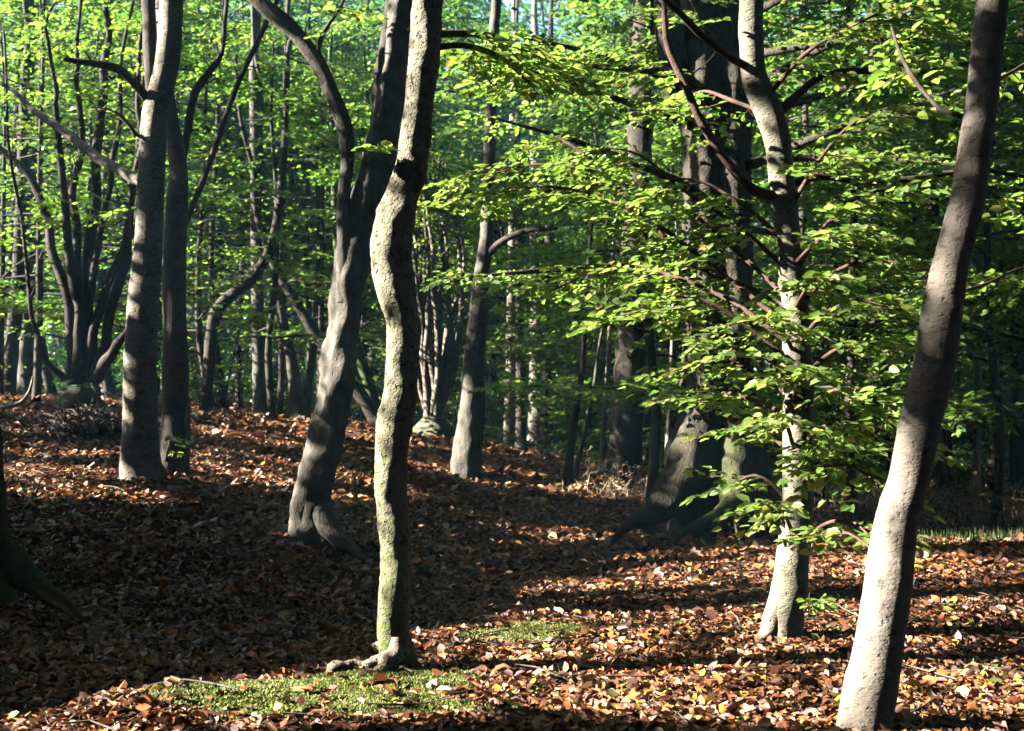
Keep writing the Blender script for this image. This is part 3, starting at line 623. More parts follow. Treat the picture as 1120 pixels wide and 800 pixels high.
T8 = tree('leaning_tree', 'mossy yellow green stem slanting between the fluted and the sinuous trunk', 'tree', [(413,455,14),(405,430,14),(398,405,13),(388,378,13),(380,350,11),(372,300,10),(366,220,8)], 22.0, B_GREY, top=9, sides=14, flare=(.3, .2), seed=168, cf=mossfn(.45))
lit_trunk(T8[2], T8[3], zpy(450, 22), zpy(370, 22), .9, k=1.3)
# coppiced trees: one stool, many stems
PALL = [(.12, .18, .03, 5), (.16, .21, .045, 4), (.065, .125, .025, 3)]
def coppice(name, label, foot, d, stems, mat, rng, cf=None, top=9, leafy_=True):
    b = W(foot[0], foot[1], d); b[2] = h1(b[0], b[1])
    root = empty(name, b, label, 'tree')
    g = Geo(); P = np.array([b + [0, 0, -.15], b + [0, 0, .12], b + [.02, 0, .35]]); w = wpx(foot[2], d) / 2
    tube(g, P, [w * 1.1, w, w * .55], sides=20, step=.06, amp=.15, seed=7, flare=(.3, .15), colfn=cf or mossfn(.1, .3))
    obj('stool', g.mesh('stool', mat, b, True), root)
    for i, st in enumerate(stems):
        dd_ = rng.uniform(-.6, .6)
        P = np.array([W(x, y, d + dd_ * k / (len(st) - 1)) for k, (x, y, w) in enumerate(st)]); R = np.array([wpx(w, d) / 2 for x, y, w in st])
        if P[-1, 2] > 2.5: P, R = extend(P, R, top * rng.uniform(.8, 1.1), .7)
        P = catmull(np.c_[P, R], .6); R = P[:, 3]; P = P[:, :3].copy(); P[2:] += np.cumsum(rng.normal(0, .028, (len(P) - 2, 3)), 0)
        g = Geo(); C_, r_ = tube(g, P, R, sides=10, step=.1, amp=.07, seed=int(rng.integers(999)), colfn=cf)
        twiglets(g, C_, r_, 16, rng, (.3, .9))
        so_ = obj('stem', g.mesh('stem', mat, b, True), root)
        if leafy_:
            sp = [(C_[i], rotm(rng.uniform(0, 6.28), .12, rng.normal(0, .2)), rng.uniform(.5, .95), .9) for i in rng.integers(int(len(C_) * .42), len(C_), 10)]
            obj('foliage', leaf_parts(rng, sp, PALL, .10, False).mesh('foliage', M_LEAFBG, b), so_)
    return root, b
coppice('coppiced_tree', 'many stemmed coppiced tree fanning out above the brush heap', (88,428,46), 17.6,
    [[(80,420,14),(80,380,12),(74,330,11),(62,280,10),(50,235,9),(30,200,8),(0,175,7)],[(84,420,14),(86,370,12),(80,320,11),(72,260,9),(68,200,8),(60,140,6)],
     [(88,418,13),(92,360,11),(82,300,10),(80,240,9),(80,190,8)],[(92,418,15),(97,370,13),(100,300,12),(102,220,11),(102,140,10),(103,75,9)],
     [(96,418,12),(104,360,10),(112,310,10),(122,270,9),(134,240,8),(142,215,7)],[(100,418,14),(112,380,12),(122,330,11),(132,290,10),(140,250,9),(146,200,8)],
     [(84,420,11),(94,350,9),(108,290,8),(118,230,7),(128,170,6)],[(104,415,15),(118,395,13),(132,375,10),(150,350,8)],
     [(70,415,9),(58,400,7),(50,375,6),(45,350,5)]], B_DARK, rg)
coppice('coppiced_tree', 'clump of pale thin tangled stems beside the trunk at the path bend', (474,478,44), 20.5,
    [[(474 + rg.normal(0, 7), 474, rg.uniform(7, 12)), (474 + k * 3.0 + rg.normal(0, 3), 420, rg.uniform(6, 9)), (474 + k * 5.0 + rg.normal(0, 5), 350, rg.uniform(4, 7)), (474 + k * 6 + rg.normal(0, 7), 280, rg.uniform(3, 5)), (474 + k * 7 + rg.normal(0, 9), 200, 3)] for k in (-5, -4, -3, -2, -1, 0, 1, 2, 3, 4, 4.6, -2.5, 1.5)], B_PALE, rg, top=6)
for q in [(470,450,20.5),(465,400,20.5),(485,420,20.5),(478,360,20.5),(490,320,20.5),(462,330,20.5)]: shaft(W(*q), .35, .8)
# right background poles
for (x, y, w, d, tx, mat, lab) in [
    (1068,562,8,15.5,1072,B_DEAD,'pale thin pole tree right of the leaning smooth trunk, above dry grass'),
    (1113,566,18,16,1114,B_DARK,'dark trunk at the far right edge behind the dry grass'),
    (1040,545,6,17,1036,B_DARK,'dark thin pole close right of the leaning smooth trunk'),
    (1092,555,6,18,1088,B_FAR,'thin pole tree between the pale pole and the right edge trunk'),
    (948,545,11,22,950,B_DARK,'dark trunk glimpsed between the young leafy beech and the leaning trunk'),
    (912,548,8,24,908,B_FAR,'brown stem showing behind the low boughs right of the young beech'),
    (1012,540,9,26,1010,B_FAR,'slim brown trunk showing just left of the leaning smooth trunk')]:
    tree('pole_tree', lab, 'tree', [(x, y, w), (x + (tx - x) * .3, 470, w * .92), (x + (tx - x) * .6, 350, w * .85), (tx, 150, w * .75)], d, mat, top=11, sides=10, flare=(.25, .2), seed=int(x))
# ------------------------------------------------------------------ leafy trees of the backdrop: a few kinds, copied
def leafy_proto(rng, height, z0, reach, nl, leaf, pal, tr, bare=.0, mat=B_FAR):
    """trunk with limbs (one body) and a foliage mesh, in local coordinates"""
    g = Geo()
    bend = rng.normal(0, .10, (6, 2)).cumsum(0); bend[0] = 0
    zz = np.linspace(-.2, height, 6)
    P = np.c_[bend, zz]; R = tr * np.linspace(1, .25, 6)
    C, r = tube(g, P, R, sides=12, step=.25, amp=.05, seed=int(rng.integers(999)), flare=(.35, .3))
    fol = Geo()
    for k in range(nl):
        z = z0 + (height - z0) * ((k + rng.random()) / nl) ** .9
        i = int(np.argmin(abs(C[:, 2] - z)))
        a = k * 2.4 + rng.normal(0, .4)
        l = reach * (1.05 - .65 * ((z - z0) / (height - z0)) ** 1.5) * rng.uniform(.6, 1.15)
        rise = rng.uniform(-.02, .35)
        Q = np.array([C[i] + np.array([cos(a + .25 * t) * t, sin(a + .25 * t) * t, rise * t - .22 * t * t / max(l, 1)]) * l for t in np.linspace(0, 1, 5)])
        tube(g, Q, tr * .28 * np.array([1, .75, .5, .3, .1]) * (r[i] / tr + .3), sides=6, step=.3, amp=.05, seed=k)
        m = max(4, int(l / .17))
        for j in range(m):
            t = .22 + .78 * (j + rng.random()) / m
            q = C[i] + np.array([cos(a + .25 * t) * t, sin(a + .25 * t) * t, rise * t - .22 * t * t / max(l, 1)]) * l
            if rng.random() < bare: continue
            L = rng.uniform(.5, 1.0) * (1.2 - .4 * t)
            Rm = rotm(a + rng.choice([-1, 1]) * rng.uniform(.1, 1.1), rng.normal(.12, .15), rng.normal(0, .25))
            Cc, D, N, tw = spray_pts(rng, L, leaf, .9)
            sz = leaf * rng.uniform(.75, 1.3, len(Cc))
            fol.add(*leaf_geo(Cc @ Rm.T + q, D @ Rm.T, N @ Rm.T, sz, sz * .66, leaf_cols(len(Cc), rng, pal), False))
    return g.mesh('trunk', mat, None, True), fol.mesh('foliage', M_LEAFBG)
rp = np.random.default_rng(77)
PAL_Y = [(.095, .16, .035, 5), (.13, .19, .048, 4), (.05, .11, .03, 3), (.17, .18, .05, .6)]
PROTO = {
 'low': [leafy_proto(rp, 9.5, 1.3, 2.6, 36, .115, PAL_Y, .10), leafy_proto(rp, 8.0, 1.6, 2.3, 32, .115, PAL_Y, .08)],
 'tall': [leafy_proto(rp, 13, 3.4, 3.2, 38, .125, GREEN_SHADE, .15), leafy_proto(rp, 14.5, 4.2, 3.4, 38, .125, GREEN_SHADE, .19), leafy_proto(rp, 12, 2.6, 2.8, 36, .12, GREEN, .12)],
 'bush': [leafy_proto(rp, 2.6, .15, 1.2, 18, .085, PAL_Y, .03), leafy_proto(rp, 1.7, .1, 1.1, 14, .08, GREEN_SHADE, .025)],
}
rgl = np.random.default_rng(4)
for k in range(60): shaft(W(rgl.uniform(-60, 480), rgl.uniform(300, 445), rgl.uniform(20, 31)), rgl.uniform(.35, .75), .95)
for k in range(150): shaft(W(rgl.uniform(-60, 475), rgl.uniform(-10, 430), rgl.uniform(19.5, 34)), rgl.uniform(.28, .62), .95)
for k in range(16): shaft(W(rgl.uniform(500, 560), rgl.uniform(200, 480), rgl.uniform(26, 40)), rgl.uniform(.4, .7), .95)
def carved(me, root):
    # the same foliage with gaps cut in it to let the sun through
    n = len(me.vertices); v = np.empty(n * 3, np.float32); me.vertices.foreach_get('co', v); v = v.reshape(-1, 3)
    c = np.empty(n * 4, np.float32); me.color_attributes['Col'].data.foreach_get('color', c); c = c.reshape(-1, 4)[:, :3]
    q = v[::4].astype(float) * np.array(root.scale); a = root.rotation_euler[2]
    w = np.c_[q[:, 0] * cos(a) - q[:, 1] * sin(a), q[:, 0] * sin(a) + q[:, 1] * cos(a), q[:, 2]] + np.array(root.location)
    k = lit_mask(w, rgl, .55, .06); kv = np.repeat(k, 4); m = int(k.sum())
    return make_mesh('foliage', v[kv], np.arange(m * 4), np.full(m, 4), M_LEAFBG, c[kv])
def leafy(kind, i, px, d, sc, rot, name, label, cat, group):
    tm, fm = PROTO[kind][i % len(PROTO[kind])]
    x = (px - 560) / F * d; z = h1(x, d)
    root = empty(name, (x, d, z), label, cat, group)
    root.scale = (sc, sc, sc * float(rp.uniform(.92, 1.12))); root.rotation_euler = (0, 0, rot)
    t = obj('trunk', tm, root); f = obj('foliage', carved(fm, root) if px < 520 and d < 40 else fm, root)
    return root
ZL = ('leafy_tree', 'slim bright leafed tree in the sunlit thicket behind the left bank', 'tree', 'leafy trees in the thicket behind the left bank')
ZC = ('leafy_tree', 'tall shaded leafy tree closing the view where the path ends', 'tree', 'leafy trees around the end of the path')
ZR = ('leafy_tree', 'blue shaded leafy tree in the dark wood behind the right trunks', 'tree', 'leafy trees in the dark wood at the right')
ZB = ('shrub', 'low leafy shrub under the thicket beyond the left bank', 'shrub', 'shrubs beyond the left bank')
ZM = ('shrub', 'low leafy shrub in the shade around the end of the path', 'shrub', 'shrubs around the end of the path')
ZU = ('shrub', 'low shaded shrub in the undergrowth behind the old beech and right trunks', 'shrub', 'shrubs in the right undergrowth')
def spread(z, items):
    for (kind, px, d, sc) in items:
        leafy(kind, int(rp.integers(9)), px, d, sc, float(rp.uniform(0, 6.28)), *z)
spread(ZL, [('low', 40, 20.5, 1.0), ('tall', 120, 23, .9), ('low', 205, 22.5, 1.0), ('low', 262, 25, 1.05), ('low', 335, 24, 1.0), ('tall', 20, 27, 1), ('tall', -110, 27, 1),
            ('low', 90, 26.5, 1.2), ('low', 170, 26, 1.2), ('tall', 240, 26.5, 1.0), ('low', 310, 27, 1.2), ('low', 380, 27, 1.1), ('tall', 430, 27, .9), ('tall', 345, 37, 1.0), ('low', 20, 36.5, 1.4), ('tall', 130, 36, 1.1), ('low', 215, 37, 1.5), ('tall', 290, 40, 1.1), ('low', 400, 36, 1.4),
            ('low', 440, 22.5, .95), ('low', 0, 21.5, .9), ('low', 300, 19.5, .9), ('low', 150, 19.5, .95), ('low', 395, 25, 1.0), ('low', 270, 37, 1.3), ('low', 120, 26, 1.0), ('low', 350, 21.5, .9), ('tall', 70, 40, 1.1), ('tall', -40, 38, 1.2), ('tall', 190, 44, 1.2), ('tall', 360, 45, 1.2), ('low', 60, 23.5, 1.1), ('low', 235, 21.5, .8), ('low', 180, 33, 1.5), ('tall', 300, 33.5, 1.1), ('low', 330, 39.5, 1.7), ('low', 40, 31, 1.2), ('low', 140, 32.5, 1.3), ('low', 255, 31, 1.2), ('low', 200, 39, 1.7), ('low', 370, 33.5, 1.3), ('low', 440, 36, 1.4), ('low', 285, 36.5, 1.5), ('low', 0, 39, 1.7), ('low', 395, 39, 1.6), ('low', 110, 22.5, .85), ('low', 330, 23.5, .9), ('low', 190, 23.8, .9), ('low', 20, 24.5, 1), ('low', 250, 24, .9), ('low', 400, 24, .9), ('low', 100, 25, 1), ('low', 290, 25.5, 1), ('low', 160, 34.5, 1.4), ('low', 325, 35, 1.4), ('low', 50, 35, 1.4), ('low', 345, 29.5, 1.1), ('low', 90, 37, 1.6), ('tall', 160, 24.5, .9), ('tall', 410, 29, 1.0)])
spread(ZC, [('low', 602, 37, 1.4), ('low', 702, 20.5, .85), ('low', 660, 22.5, .85), ('low', 690, 32, 1.3), ('low', 740, 25, 1.1), ('low', 640, 40, 1.6), ('tall', 470, 27, 1), ('low', 505, 39, 1.4), ('low', 520, 37, 1.3), ('low', 535, 40, 1.5), ('low', 575, 41, 1.5), ('low', 620, 36, 1.4), ('low', 632, 30, 1.15), ('tall', 668, 27, 1.0), ('low', 648, 26, .95),
            ('low', 700, 25, 1.1), ('tall', 725, 30, 1.1), ('low', 650, 42, 1.6), ('tall', 700, 38, 1.2), ('tall', 480, 44, 1.3), ('low', 560, 46, 1.7), ('low', 610, 44, 1.7), ('low', 520, 42, 1.5), ('low', 660, 34, 1.2), ('low', 480, 33, 1.2), ('low', 640, 50, 1.9), ('low', 585, 52, 2.0), ('low', 500, 50, 1.9), ('low', 690, 46, 1.8), ('low', 732, 21, .9), ('low', 708, 14.6, .95), ('low', 618, 38, 1.3), ('low', 548, 38, 1.1)])
spread(ZR, [('low', 965, 15.6, .8), ('low', 1045, 15.2, .75), ('low', 890, 20, 1.0), ('low', 1130, 17.5, 1.0), ('low', 1000, 19.5, 1.0), ('low', 930, 23, 1.1), ('low', 1070, 21.5, 1.1), ('low', 860, 29, 1.3), ('tall', 1030, 31, 1.2), ('low', 1000, 34, 1.5), ('low', 1090, 33, 1.5), ('low', 910, 31, 1.4), ('low', 935, 13.6, .85), ('low', 1085, 13.2, .8), ('low', 1180, 12, .85), ('low', 1020, 16.5, .95), ('low', 900, 17, .95), ('tall', 960, 19, 1.0), ('low', 1010, 22, 1.1), ('low', 1075, 18, 1.0), ('tall', 1120, 21, 1.0), ('low', 1170, 16, 1.0), ('tall', 1050, 26, 1.1), ('tall', 930, 27, 1.1), ('tall', 860, 25, 1.0), ('low', 985, 30, 1.4),
            ('low', 1110, 29, 1.4), ('tall', 1190, 27, 1.1), ('tall', 1000, 37, 1.3), ('tall', 900, 36, 1.2), ('tall', 1100, 38, 1.3), ('low', 830, 33, 1.3), ('tall', 770, 27, 1.1), ('tall', 800, 40, 1.3), ('tall', 1210, 36, 1.3), ('low', 950, 42, 1.7), ('low', 1060, 44, 1.7)])
spread(ZB, [('bush', x, d, s) for x, d, s in [(10, 24, 1), (55, 25, .9), (110, 24, 1), (180, 24, 1), (250, 23.5, .9), (262, 26, 1.1), (300, 26, .9), (345, 25, 1), (375, 26, 1), (430, 25, 1), (210, 27, 1.1), (-30, 22, 1), (80, 29, 1.4), (150, 28, 1.3), (240, 29, 1.4), (320, 30, 1.4), (390, 28.5, 1.3), (30, 30, 1.4), (280, 33, 1.6), (190, 32, 1.6), (420, 33, 1.5)]])
spread(ZM, [('bush', x, d, s) for x, d, s in [(535, 27, .9), (518, 28, .9), (548, 35, 1.2), (575, 37, 1.2), (612, 33, 1.2), (625, 28, 1), (640, 24.5, .8), (600, 40, 1.3), (660, 29, 1.1), (690, 27, 1.1), (505, 24, .9), (500, 35, 1.3), (645, 37, 1.4), (712, 24, 1), (455, 25, .9)]])
spread(ZU, [('bush', x, d, s) for x, d, s in [(700, 21, .8), (722, 20, .7), (900, 17, .9), (940, 18, .9), (975, 19, 1), (1020, 18.5, .8), (1055, 20, 1), (1100, 20, 1), (1140, 19, 1), (880, 20, 1), (655, 24, .8), (1080, 24, 1.2), (1000, 24, 1.1), (920, 24, 1.1)]])
for k in range(9):
    shaft(W(rp.uniform(880, 1120), rp.uniform(60, 520), rp.uniform(14, 22)), rp.uniform(.3, .6), .95)
for k in range(14):
    shaft(W(rp.uniform(560, 650), rp.uniform(260, 500), rp.uniform(17, 26)), rp.uniform(.3, .5), .95)
# ------------------------------------------------------------------ unseen crowns above the frame, with gaps cut for the sun
rc = np.random.default_rng(99)
for (rt, ctr, rad, n_) in [(E_, c_, r_, k_) for E_, c_, r_, k_ in ((Et, (0, 1.5, 11.5), (6.5, 5, 2.6), 11000), (Gt, (1, 9.5, 13), (7, 6, 3), 13000), (Mt, (0, 19, 15.5), (9, 7, 3.5), 13000), (Bt, (-6, 9, 13.5), (5, 6, 3), 9000))]:  # extra unseen crowns added overhead to block the open sky
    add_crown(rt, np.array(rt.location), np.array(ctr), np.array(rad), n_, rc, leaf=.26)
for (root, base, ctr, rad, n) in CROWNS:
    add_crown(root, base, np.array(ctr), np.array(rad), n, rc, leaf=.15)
def shade_tree(x, y, label, ctr_z, rad, n, leaf=.21, carve=True, tr=.14, ty=0):  # unseen trees added to cast shade and hold back skylight
    cy = y; y = y + ty; z = h1(x, y); base = np.array([x, y, z])
    root = empty('beech_tree', base, label, 'tree', 'unseen beeches added around the view')
    g = Geo(); tube(g, [[x, y, z - .2], [x + .1, y, z + 3], [x - .1, y + .1, z + 7], [x, y, ctr_z + rad[2] * .6]], [tr * 1.1, tr * .9, tr * .7, tr * .2], sides=14, step=.3, seed=5, flare=(.4, .3))
    obj('trunk', g.mesh('trunk', B_GREY, base, True), root)
    add_crown(root, base, np.array([x, cy, ctr_z]), np.array(rad), n, rc, leaf=leaf, carve=carve)
LAB = 'unseen leafy beech added beside the view to shade the woodland floor'
for (x, y, cz, rad, n) in [
    (-9.5, -3, 7.5, (4, 3.6, 6.5), 18000), (-10, 2.5, 7.5, (4, 3.6, 6.5), 27000), (-11, 8, 7.8, (4, 3.6, 6.5), 30000), (-13, 13, 8.5, (4.2, 3.8, 6.5), 26000),
    (-16, 0, 10, (4.5, 4, 7.5), 15000), (-17, 6, 11, (4.5, 4, 7.5), 15000), (-18.5, 12, 11, (4.5, 4, 7.5), 15000),
    (-26, 4, 15, (5, 5, 7), 9000), (-27, 14, 15, (5, 5, 7), 9000)]:
    shade_tree(x, y, LAB, cz, rad, n, ty={8: -.4, 6: 1.0, 13: .6, 12: -.5, 14: 1.5, 4: -1.4}.get(y, 0))
for (x, y, cz, rad, n) in [
    (0, -4.5, 6, (5, 3.2, 6), 12000), (-7, -4.5, 6, (4, 3.2, 6), 9000), (7, -5, 6, (4, 3.2, 6), 9000), (9.5, 1, 6, (3.5, 3.5, 6.5), 10000), (-7, 0, 5, (2.6, 2.6, 5), 7000), (-6, -8, 10, (5, 5, 5), 6000), (7, -3, 9, (4.5, 4.5, 5), 6000), (8.5, 4, 9, (4, 4, 5.5), 6000), (12, 10, 9, (4, 4, 6), 6000), (15, 17, 9, (4.5, 4.5, 6.5), 6000), (5, -10, 9, (5, 5, 6), 5000), (14, -3, 9, (5, 5, 6), 5000)]:
    shade_tree(x, y, LAB, cz, rad, n, leaf=.26)
# ------------------------------------------------------------------ the wood beyond: one mass
rw = np.random.default_rng(5)
n = 120000
d = rw.uniform(46, 78, n); x = rw.uniform(-.62, .62, n) * d
zc = rw.uniform(0, 1, n) ** 1.15 * 27
cl = Noise3(8, 5.0)(np.c_[x, d, zc]); keepm = (cl > -.9) & ((zc < 18) | (rw.random(n) < .6))
P = np.c_[x, d, zc + 1.2][keepm]; n = len(P); a = rw.uniform(0, 6.28, n)
g = Geo(); sz = rw.uniform(.3, .55, n)
g.add(*leaf_geo(P, np.c_[np.cos(a), np.sin(a), rw.normal(0, .3, n)], rw.normal(size=(n, 3)), sz, sz * .7, leaf_cols(n, rw, GREEN_SHADE), False))
for k in range(50):
    dd_ = rw.uniform(44, 75); xx = rw.uniform(-.58, .58) * dd_; zz = h1(xx, dd_); r0 = rw.uniform(.10, .28)
    tube(g, [[xx, dd_, zz - .3], [xx + rw.normal(0, .3), dd_, zz + 6], [xx + rw.normal(0, .5), dd_, zz + 15]], [r0, r0 * .8, r0 * .4], sides=8, step=1.5, amp=.04, col=(.05, .04, .03))
fw = obj('far_woodland', g.mesh('far_woodland', M_LEAFBG))
tag(fw, 'far off wood closing the view behind every other tree', 'woodland', kind='stuff')
n = 60000  # unseen ring of leaves added to keep out low skylight
az = rw.uniform(radians(38), radians(322), n); rr = rw.uniform(30, 42, n)
zc = rw.random(n) ** 1.1 * np.where((az > pi) & (az < radians(335)), 15, 27)
P = np.c_[np.sin(az) * rr, 6 + np.cos(az) * rr, zc + .3]; cl = Noise3(18, 6.0)(P); P = P[(cl > -1.1) & lit_mask(P, rw, 3, .45)]; n = len(P); a = rw.uniform(0, 6.28, n)
g = Geo(); sz = rw.uniform(.5, .95, n)
g.add(*leaf_geo(P, np.c_[np.cos(a), np.sin(a), rw.normal(0, .4, n)], rw.normal(size=(n, 3)), sz, sz * .75, leaf_cols(n, rw, GREEN_SHADE), False))
for k in range(90):
    a = rw.uniform(radians(40), radians(320)); q = rw.uniform(29, 40); xx, dd_ = sin(a) * q, 6 + cos(a) * q; zz = h1(xx, dd_); r0 = rw.uniform(.12, .25)
    tube(g, [[xx, dd_, zz - .3], [xx + rw.normal(0, .3), dd_, zz + 6], [xx + rw.normal(0, .5), dd_, zz + 14]], [r0, r0 * .8, r0 * .4], sides=8, step=1.5, amp=.04, col=(.05, .04, .03))
sw = obj('sky_screen_woodland', g.mesh('sky_screen_woodland', M_LEAFBG))
tag(sw, 'unseen wood added to the sides and behind the view to screen low skylight', 'woodland', kind='stuff')
# ------------------------------------------------------------------ fallen leaves
rl = np.random.default_rng(3)
LPAL = [(.15, .065, .05, 4), (.09, .045, .035, 3), (.34, .125, .045, 4), (.42, .20, .085, 3.5), (.24, .085, .03, 4), (.50, .30, .18, 1.5), (.42, .28, .05, 1.2), (.12, .045, .02, 3), (.15, .17, .03, .7), (.55, .16, .03, .9), (.60, .43, .32, .5)]
def in_moss(P):
    m = np.zeros(len(P), bool)
    for (c, rx, ry) in MOSS:
        q = P[:, :2] - c[:2]; m |= (q[:, 0] / rx) ** 2 + (q[:, 1] / ry) ** 2 < 1
    return m
MOSS = [(W(395, 764, 5.75), .6, .30), (W(455, 748, 6.0), .35, .25), (W(280, 788, 5.4), .62, .26), (W(560, 697, 7.1), .38, .22), (W(600, 690, 7.3), .34, .22), (W(585, 693, 7.2), .4, .2), (W(420, 790, 5.35), .5, .18)]
def litter(n, d0, d1, leaf, power, lift):
    d = d0 + (d1 - d0) * rl.random(n) ** power
    x = rl.uniform(-1, 1, n) * (.52 * d + .8)
    z = H(x, d) + rl.uniform(.0, lift, n)
    P = np.c_[x, d, z]
    keep = (~in_moss(P) | (rl.random(n) < .08)) & ((Noise3(33, .55)(P * [1, 1, 0]) > -1.0) | (rl.random(n) < .45))
    P = P[keep]; n = len(P)
    a = rl.uniform(0, 6.28, n)
    sz = leaf * np.clip(rl.lognormal(-.06, .33, n), .3, 2.0)
    return leaf_geo(P, np.c_[np.cos(a), np.sin(a), rl.normal(.1, .32, n)], np.c_[rl.normal(0, .5, (n, 2)), np.ones(n)], sz, sz * rl.uniform(.45, .75, n), leaf_cols(n, rl, LPAL, .25) * np.clip(.85 + .3 * Noise3(31, .9)(P * [1, 1, 0]), .35, 1.25)[:, None], True, rl.normal(.5, 1.5, n))
g = Geo()
g.add(*litter(140000, 3.6, 9.5, .047, 1.0, .035)); g.add(*litter(60000, 9, 17, .068, .9, .04)); g.add(*litter(32000, 16, 34, .11, 1.0, .05))
lt = obj('leaf_litter', g.mesh('leaf_litter', M_LITTER))
tag(lt, 'rust brown and tan fallen leaves covering the woodland floor', 'fallen leaves', kind='stuff')
# moss on the lip of the bank
g = Geo(); gp = []
for (c, rx, ry) in MOSS:
    m = int(120000 * rx * ry); rr = rl.random(m) ** .62 * 1.12; a = rl.uniform(0, 6.28, m)
    gp.append(np.c_[c[0] + rx * rr * np.cos(a), c[1] + ry * rr * np.sin(a)])
gp = np.concatenate(gp); P = np.c_[gp, H(gp[:, 0], gp[:, 1]) - .003]
nz = Noise3(4, .22)(np.c_[gp, np.zeros(len(gp))]); P = P[nz > -.6]; n = len(P); a = rl.uniform(0, 6.28, n)
hh = rl.uniform(.012, .04, n)
g.add(*leaf_geo(P, np.c_[np.cos(a) * .7, np.sin(a) * .7, rl.uniform(.3, 1.2, n)], np.c_[rl.normal(0, .7, (n, 2)), np.full(n, .6)], hh, hh * .35, leaf_cols(n, rl, [(.17, .22, .045, 4), (.24, .27, .08, 4), (.09, .15, .03, 2), (.34, .30, .15, 2)]), False))
mo = obj('moss', g.mesh('moss', M_MOSS)); tag(mo, 'green moss and short grass on the lip of the bank around the sinuous trunk', 'moss', kind='stuff')
# dry grass and undergrowth stems
def straw(name, label, spots, n, hgt, pal, group=None, lean=.35):
    g = Geo()
    for (px, py, dd_, rx, ry, k) in spots:
        c = W(px, py, dd_); m = int(n * k)
        x = c[0] + rl.normal(0, rx, m); y = c[1] + rl.normal(0, ry, m); z = H(x, y) - .02
        a = rl.uniform(0, 6.28, m); L = hgt * rl.uniform(.4, 1.2, m)
        D = np.c_[np.cos(a) * lean * rl.random(m), np.sin(a) * lean * rl.random(m), np.ones(m)]
        g.add(*leaf_geo(np.c_[x, y, z], D, np.c_[np.cos(a), np.sin(a), rl.normal(0, .3, m)], L, rl.uniform(.007, .018, m), leaf_cols(m, rl, pal), False))
    for (px, py, dd_, rx, ry, k) in spots:
        c = W(px, py, dd_)
        for q in range(int(22 * k)):
            x, y = c[0] + rl.normal(0, rx), c[1] + rl.normal(0, ry); p = np.array([x, y, h1(x, y) + rl.uniform(.02, hgt * .8)])
            C, D, N, tw_ = spray_pts(rl, hgt * rl.uniform(.7, 1.3), .05, .9); Rm = rotm(rl.uniform(0, 6.28), rl.uniform(-1.0, .5), rl.normal(0, .5))
            g.add(*leaf_geo(C @ Rm.T + p, D @ Rm.T, N @ Rm.T, .055, .02, leaf_cols(len(C), rl, pal), False))
            for t_ in tw_[:1]: tube(g, (np.array(t_) @ Rm.T + p)[::3], np.full(len(t_[::3]), .004), sides=4, step=.2, amp=0, col=pal[0][:3])
    o = obj(name, g.mesh(name, M_STRAW)); tag(o, label, 'grass', kind='stuff')
STR = [(.42, .32, .2, 3), (.30, .22, .14, 3), (.20, .14, .09, 2), (.10, .13, .04, 1)]
lean0 = 1.0
straw('dry_grass', 'pale dry grass and dead stems at the edge of the wood at the right', [(1090,580,13.8,.9,.5,1), (1030,572,14.5,.9,.5,1), (1140,590,13.0,.6,.4,.7), (960,565,15.5,.8,.5,.6), (1060,560,16,1.5,.6,1)], 260, .5, STR, lean=1.6)
straw('verge_grass', 'thin pale grass on the verge between path and old beech', [(670,535,17,.5,.4,1), (700,530,16.5,.4,.4,.7), (645,525,19,.4,.5,.5)], 200, .3, STR, lean=1.2)
straw('green_grass', 'low green grass with shade put into its colour, in front of the dry grass at the right', [(1030,598,12.4,.8,.35,1), (1100,605,12.2,.8,.35,1)], 1300, .16, [(.03, .06, .016, 3), (.045, .07, .02, 2), (.12, .09, .05, 1)])  # blades coloured darker, standing in for the shade over them
# brush heap and dead wood
rb = np.random.default_rng(21)
c = W(95, 452, 15.6); c[2] = h1(c[0], c[1])
bh = empty('brush_heap', c, 'tangled heap of dead brown twigs under the many stemmed coppiced tree', 'brush heap')
g = Geo()
for k in range(420):
    rr = math.sqrt(rb.random()); a = rb.uniform(0, 6.28)
    p = c + np.array([.68 * rr * cos(a), .45 * rr * sin(a), rb.uniform(0, .34) * (1 - rr * rr) + .02])
    dr = rb.normal(size=3) * [1, 1, .45]; dr /= np.linalg.norm(dr); L = rb.uniform(.12, .4)
    tube(g, [p - dr * L, p + rb.normal(0, .03, 3), p + dr * L], [.009, .008, .004], sides=4, step=.3, amp=0)
obj('twigs', g.mesh('twigs', B_DARK, c, True), bh)
n = 1500; rr = np.sqrt(rb.random(n)); a = rb.uniform(0, 6.28, n)
P = np.c_[c[0] + .7 * rr * np.cos(a), c[1] + .47 * rr * np.sin(a), c[2] + (.36 * (1 - rr * rr)) * rb.uniform(.3, 1, n)]
g = Geo(); g.add(*leaf_geo(P, rb.normal(size=(n, 3)), rb.normal(size=(n, 3)), .09, .05, leaf_cols(n, rb, [(.10, .055, .04, 3), (.16, .09, .06, 2), (.06, .035, .025, 3)]), False))
obj('dead_leaves', g.mesh('dead_leaves', M_LITTER, c), bh)
def dead(name, label, pts, mat, cat, group=None, s=1):
    P = np.array([W(x, y, d) for x, y, d, w in pts]); R = np.array([wpx(w, d) / 2 for x, y, d, w in pts])
    b = P[0].copy(); g = Geo(); tube(g, P, R, sides=10, step=.04, amp=.12, nscale=.12, seed=s)
    o = obj(name, g.mesh(name, mat, b, True)); o.location = tuple(b); tag(o, label, cat)
    for q in P: shaft(q, .15)
    return o
dead('fallen_branch', 'bleached dead branch lying left of the brush heap with one end raised', [(2,446,16.0,4),(16,443,15.9,4),(26,437,15.8,4),(33,426,15.7,3),(36,412,15.6,2)], B_DEAD, 'branch', s=2)
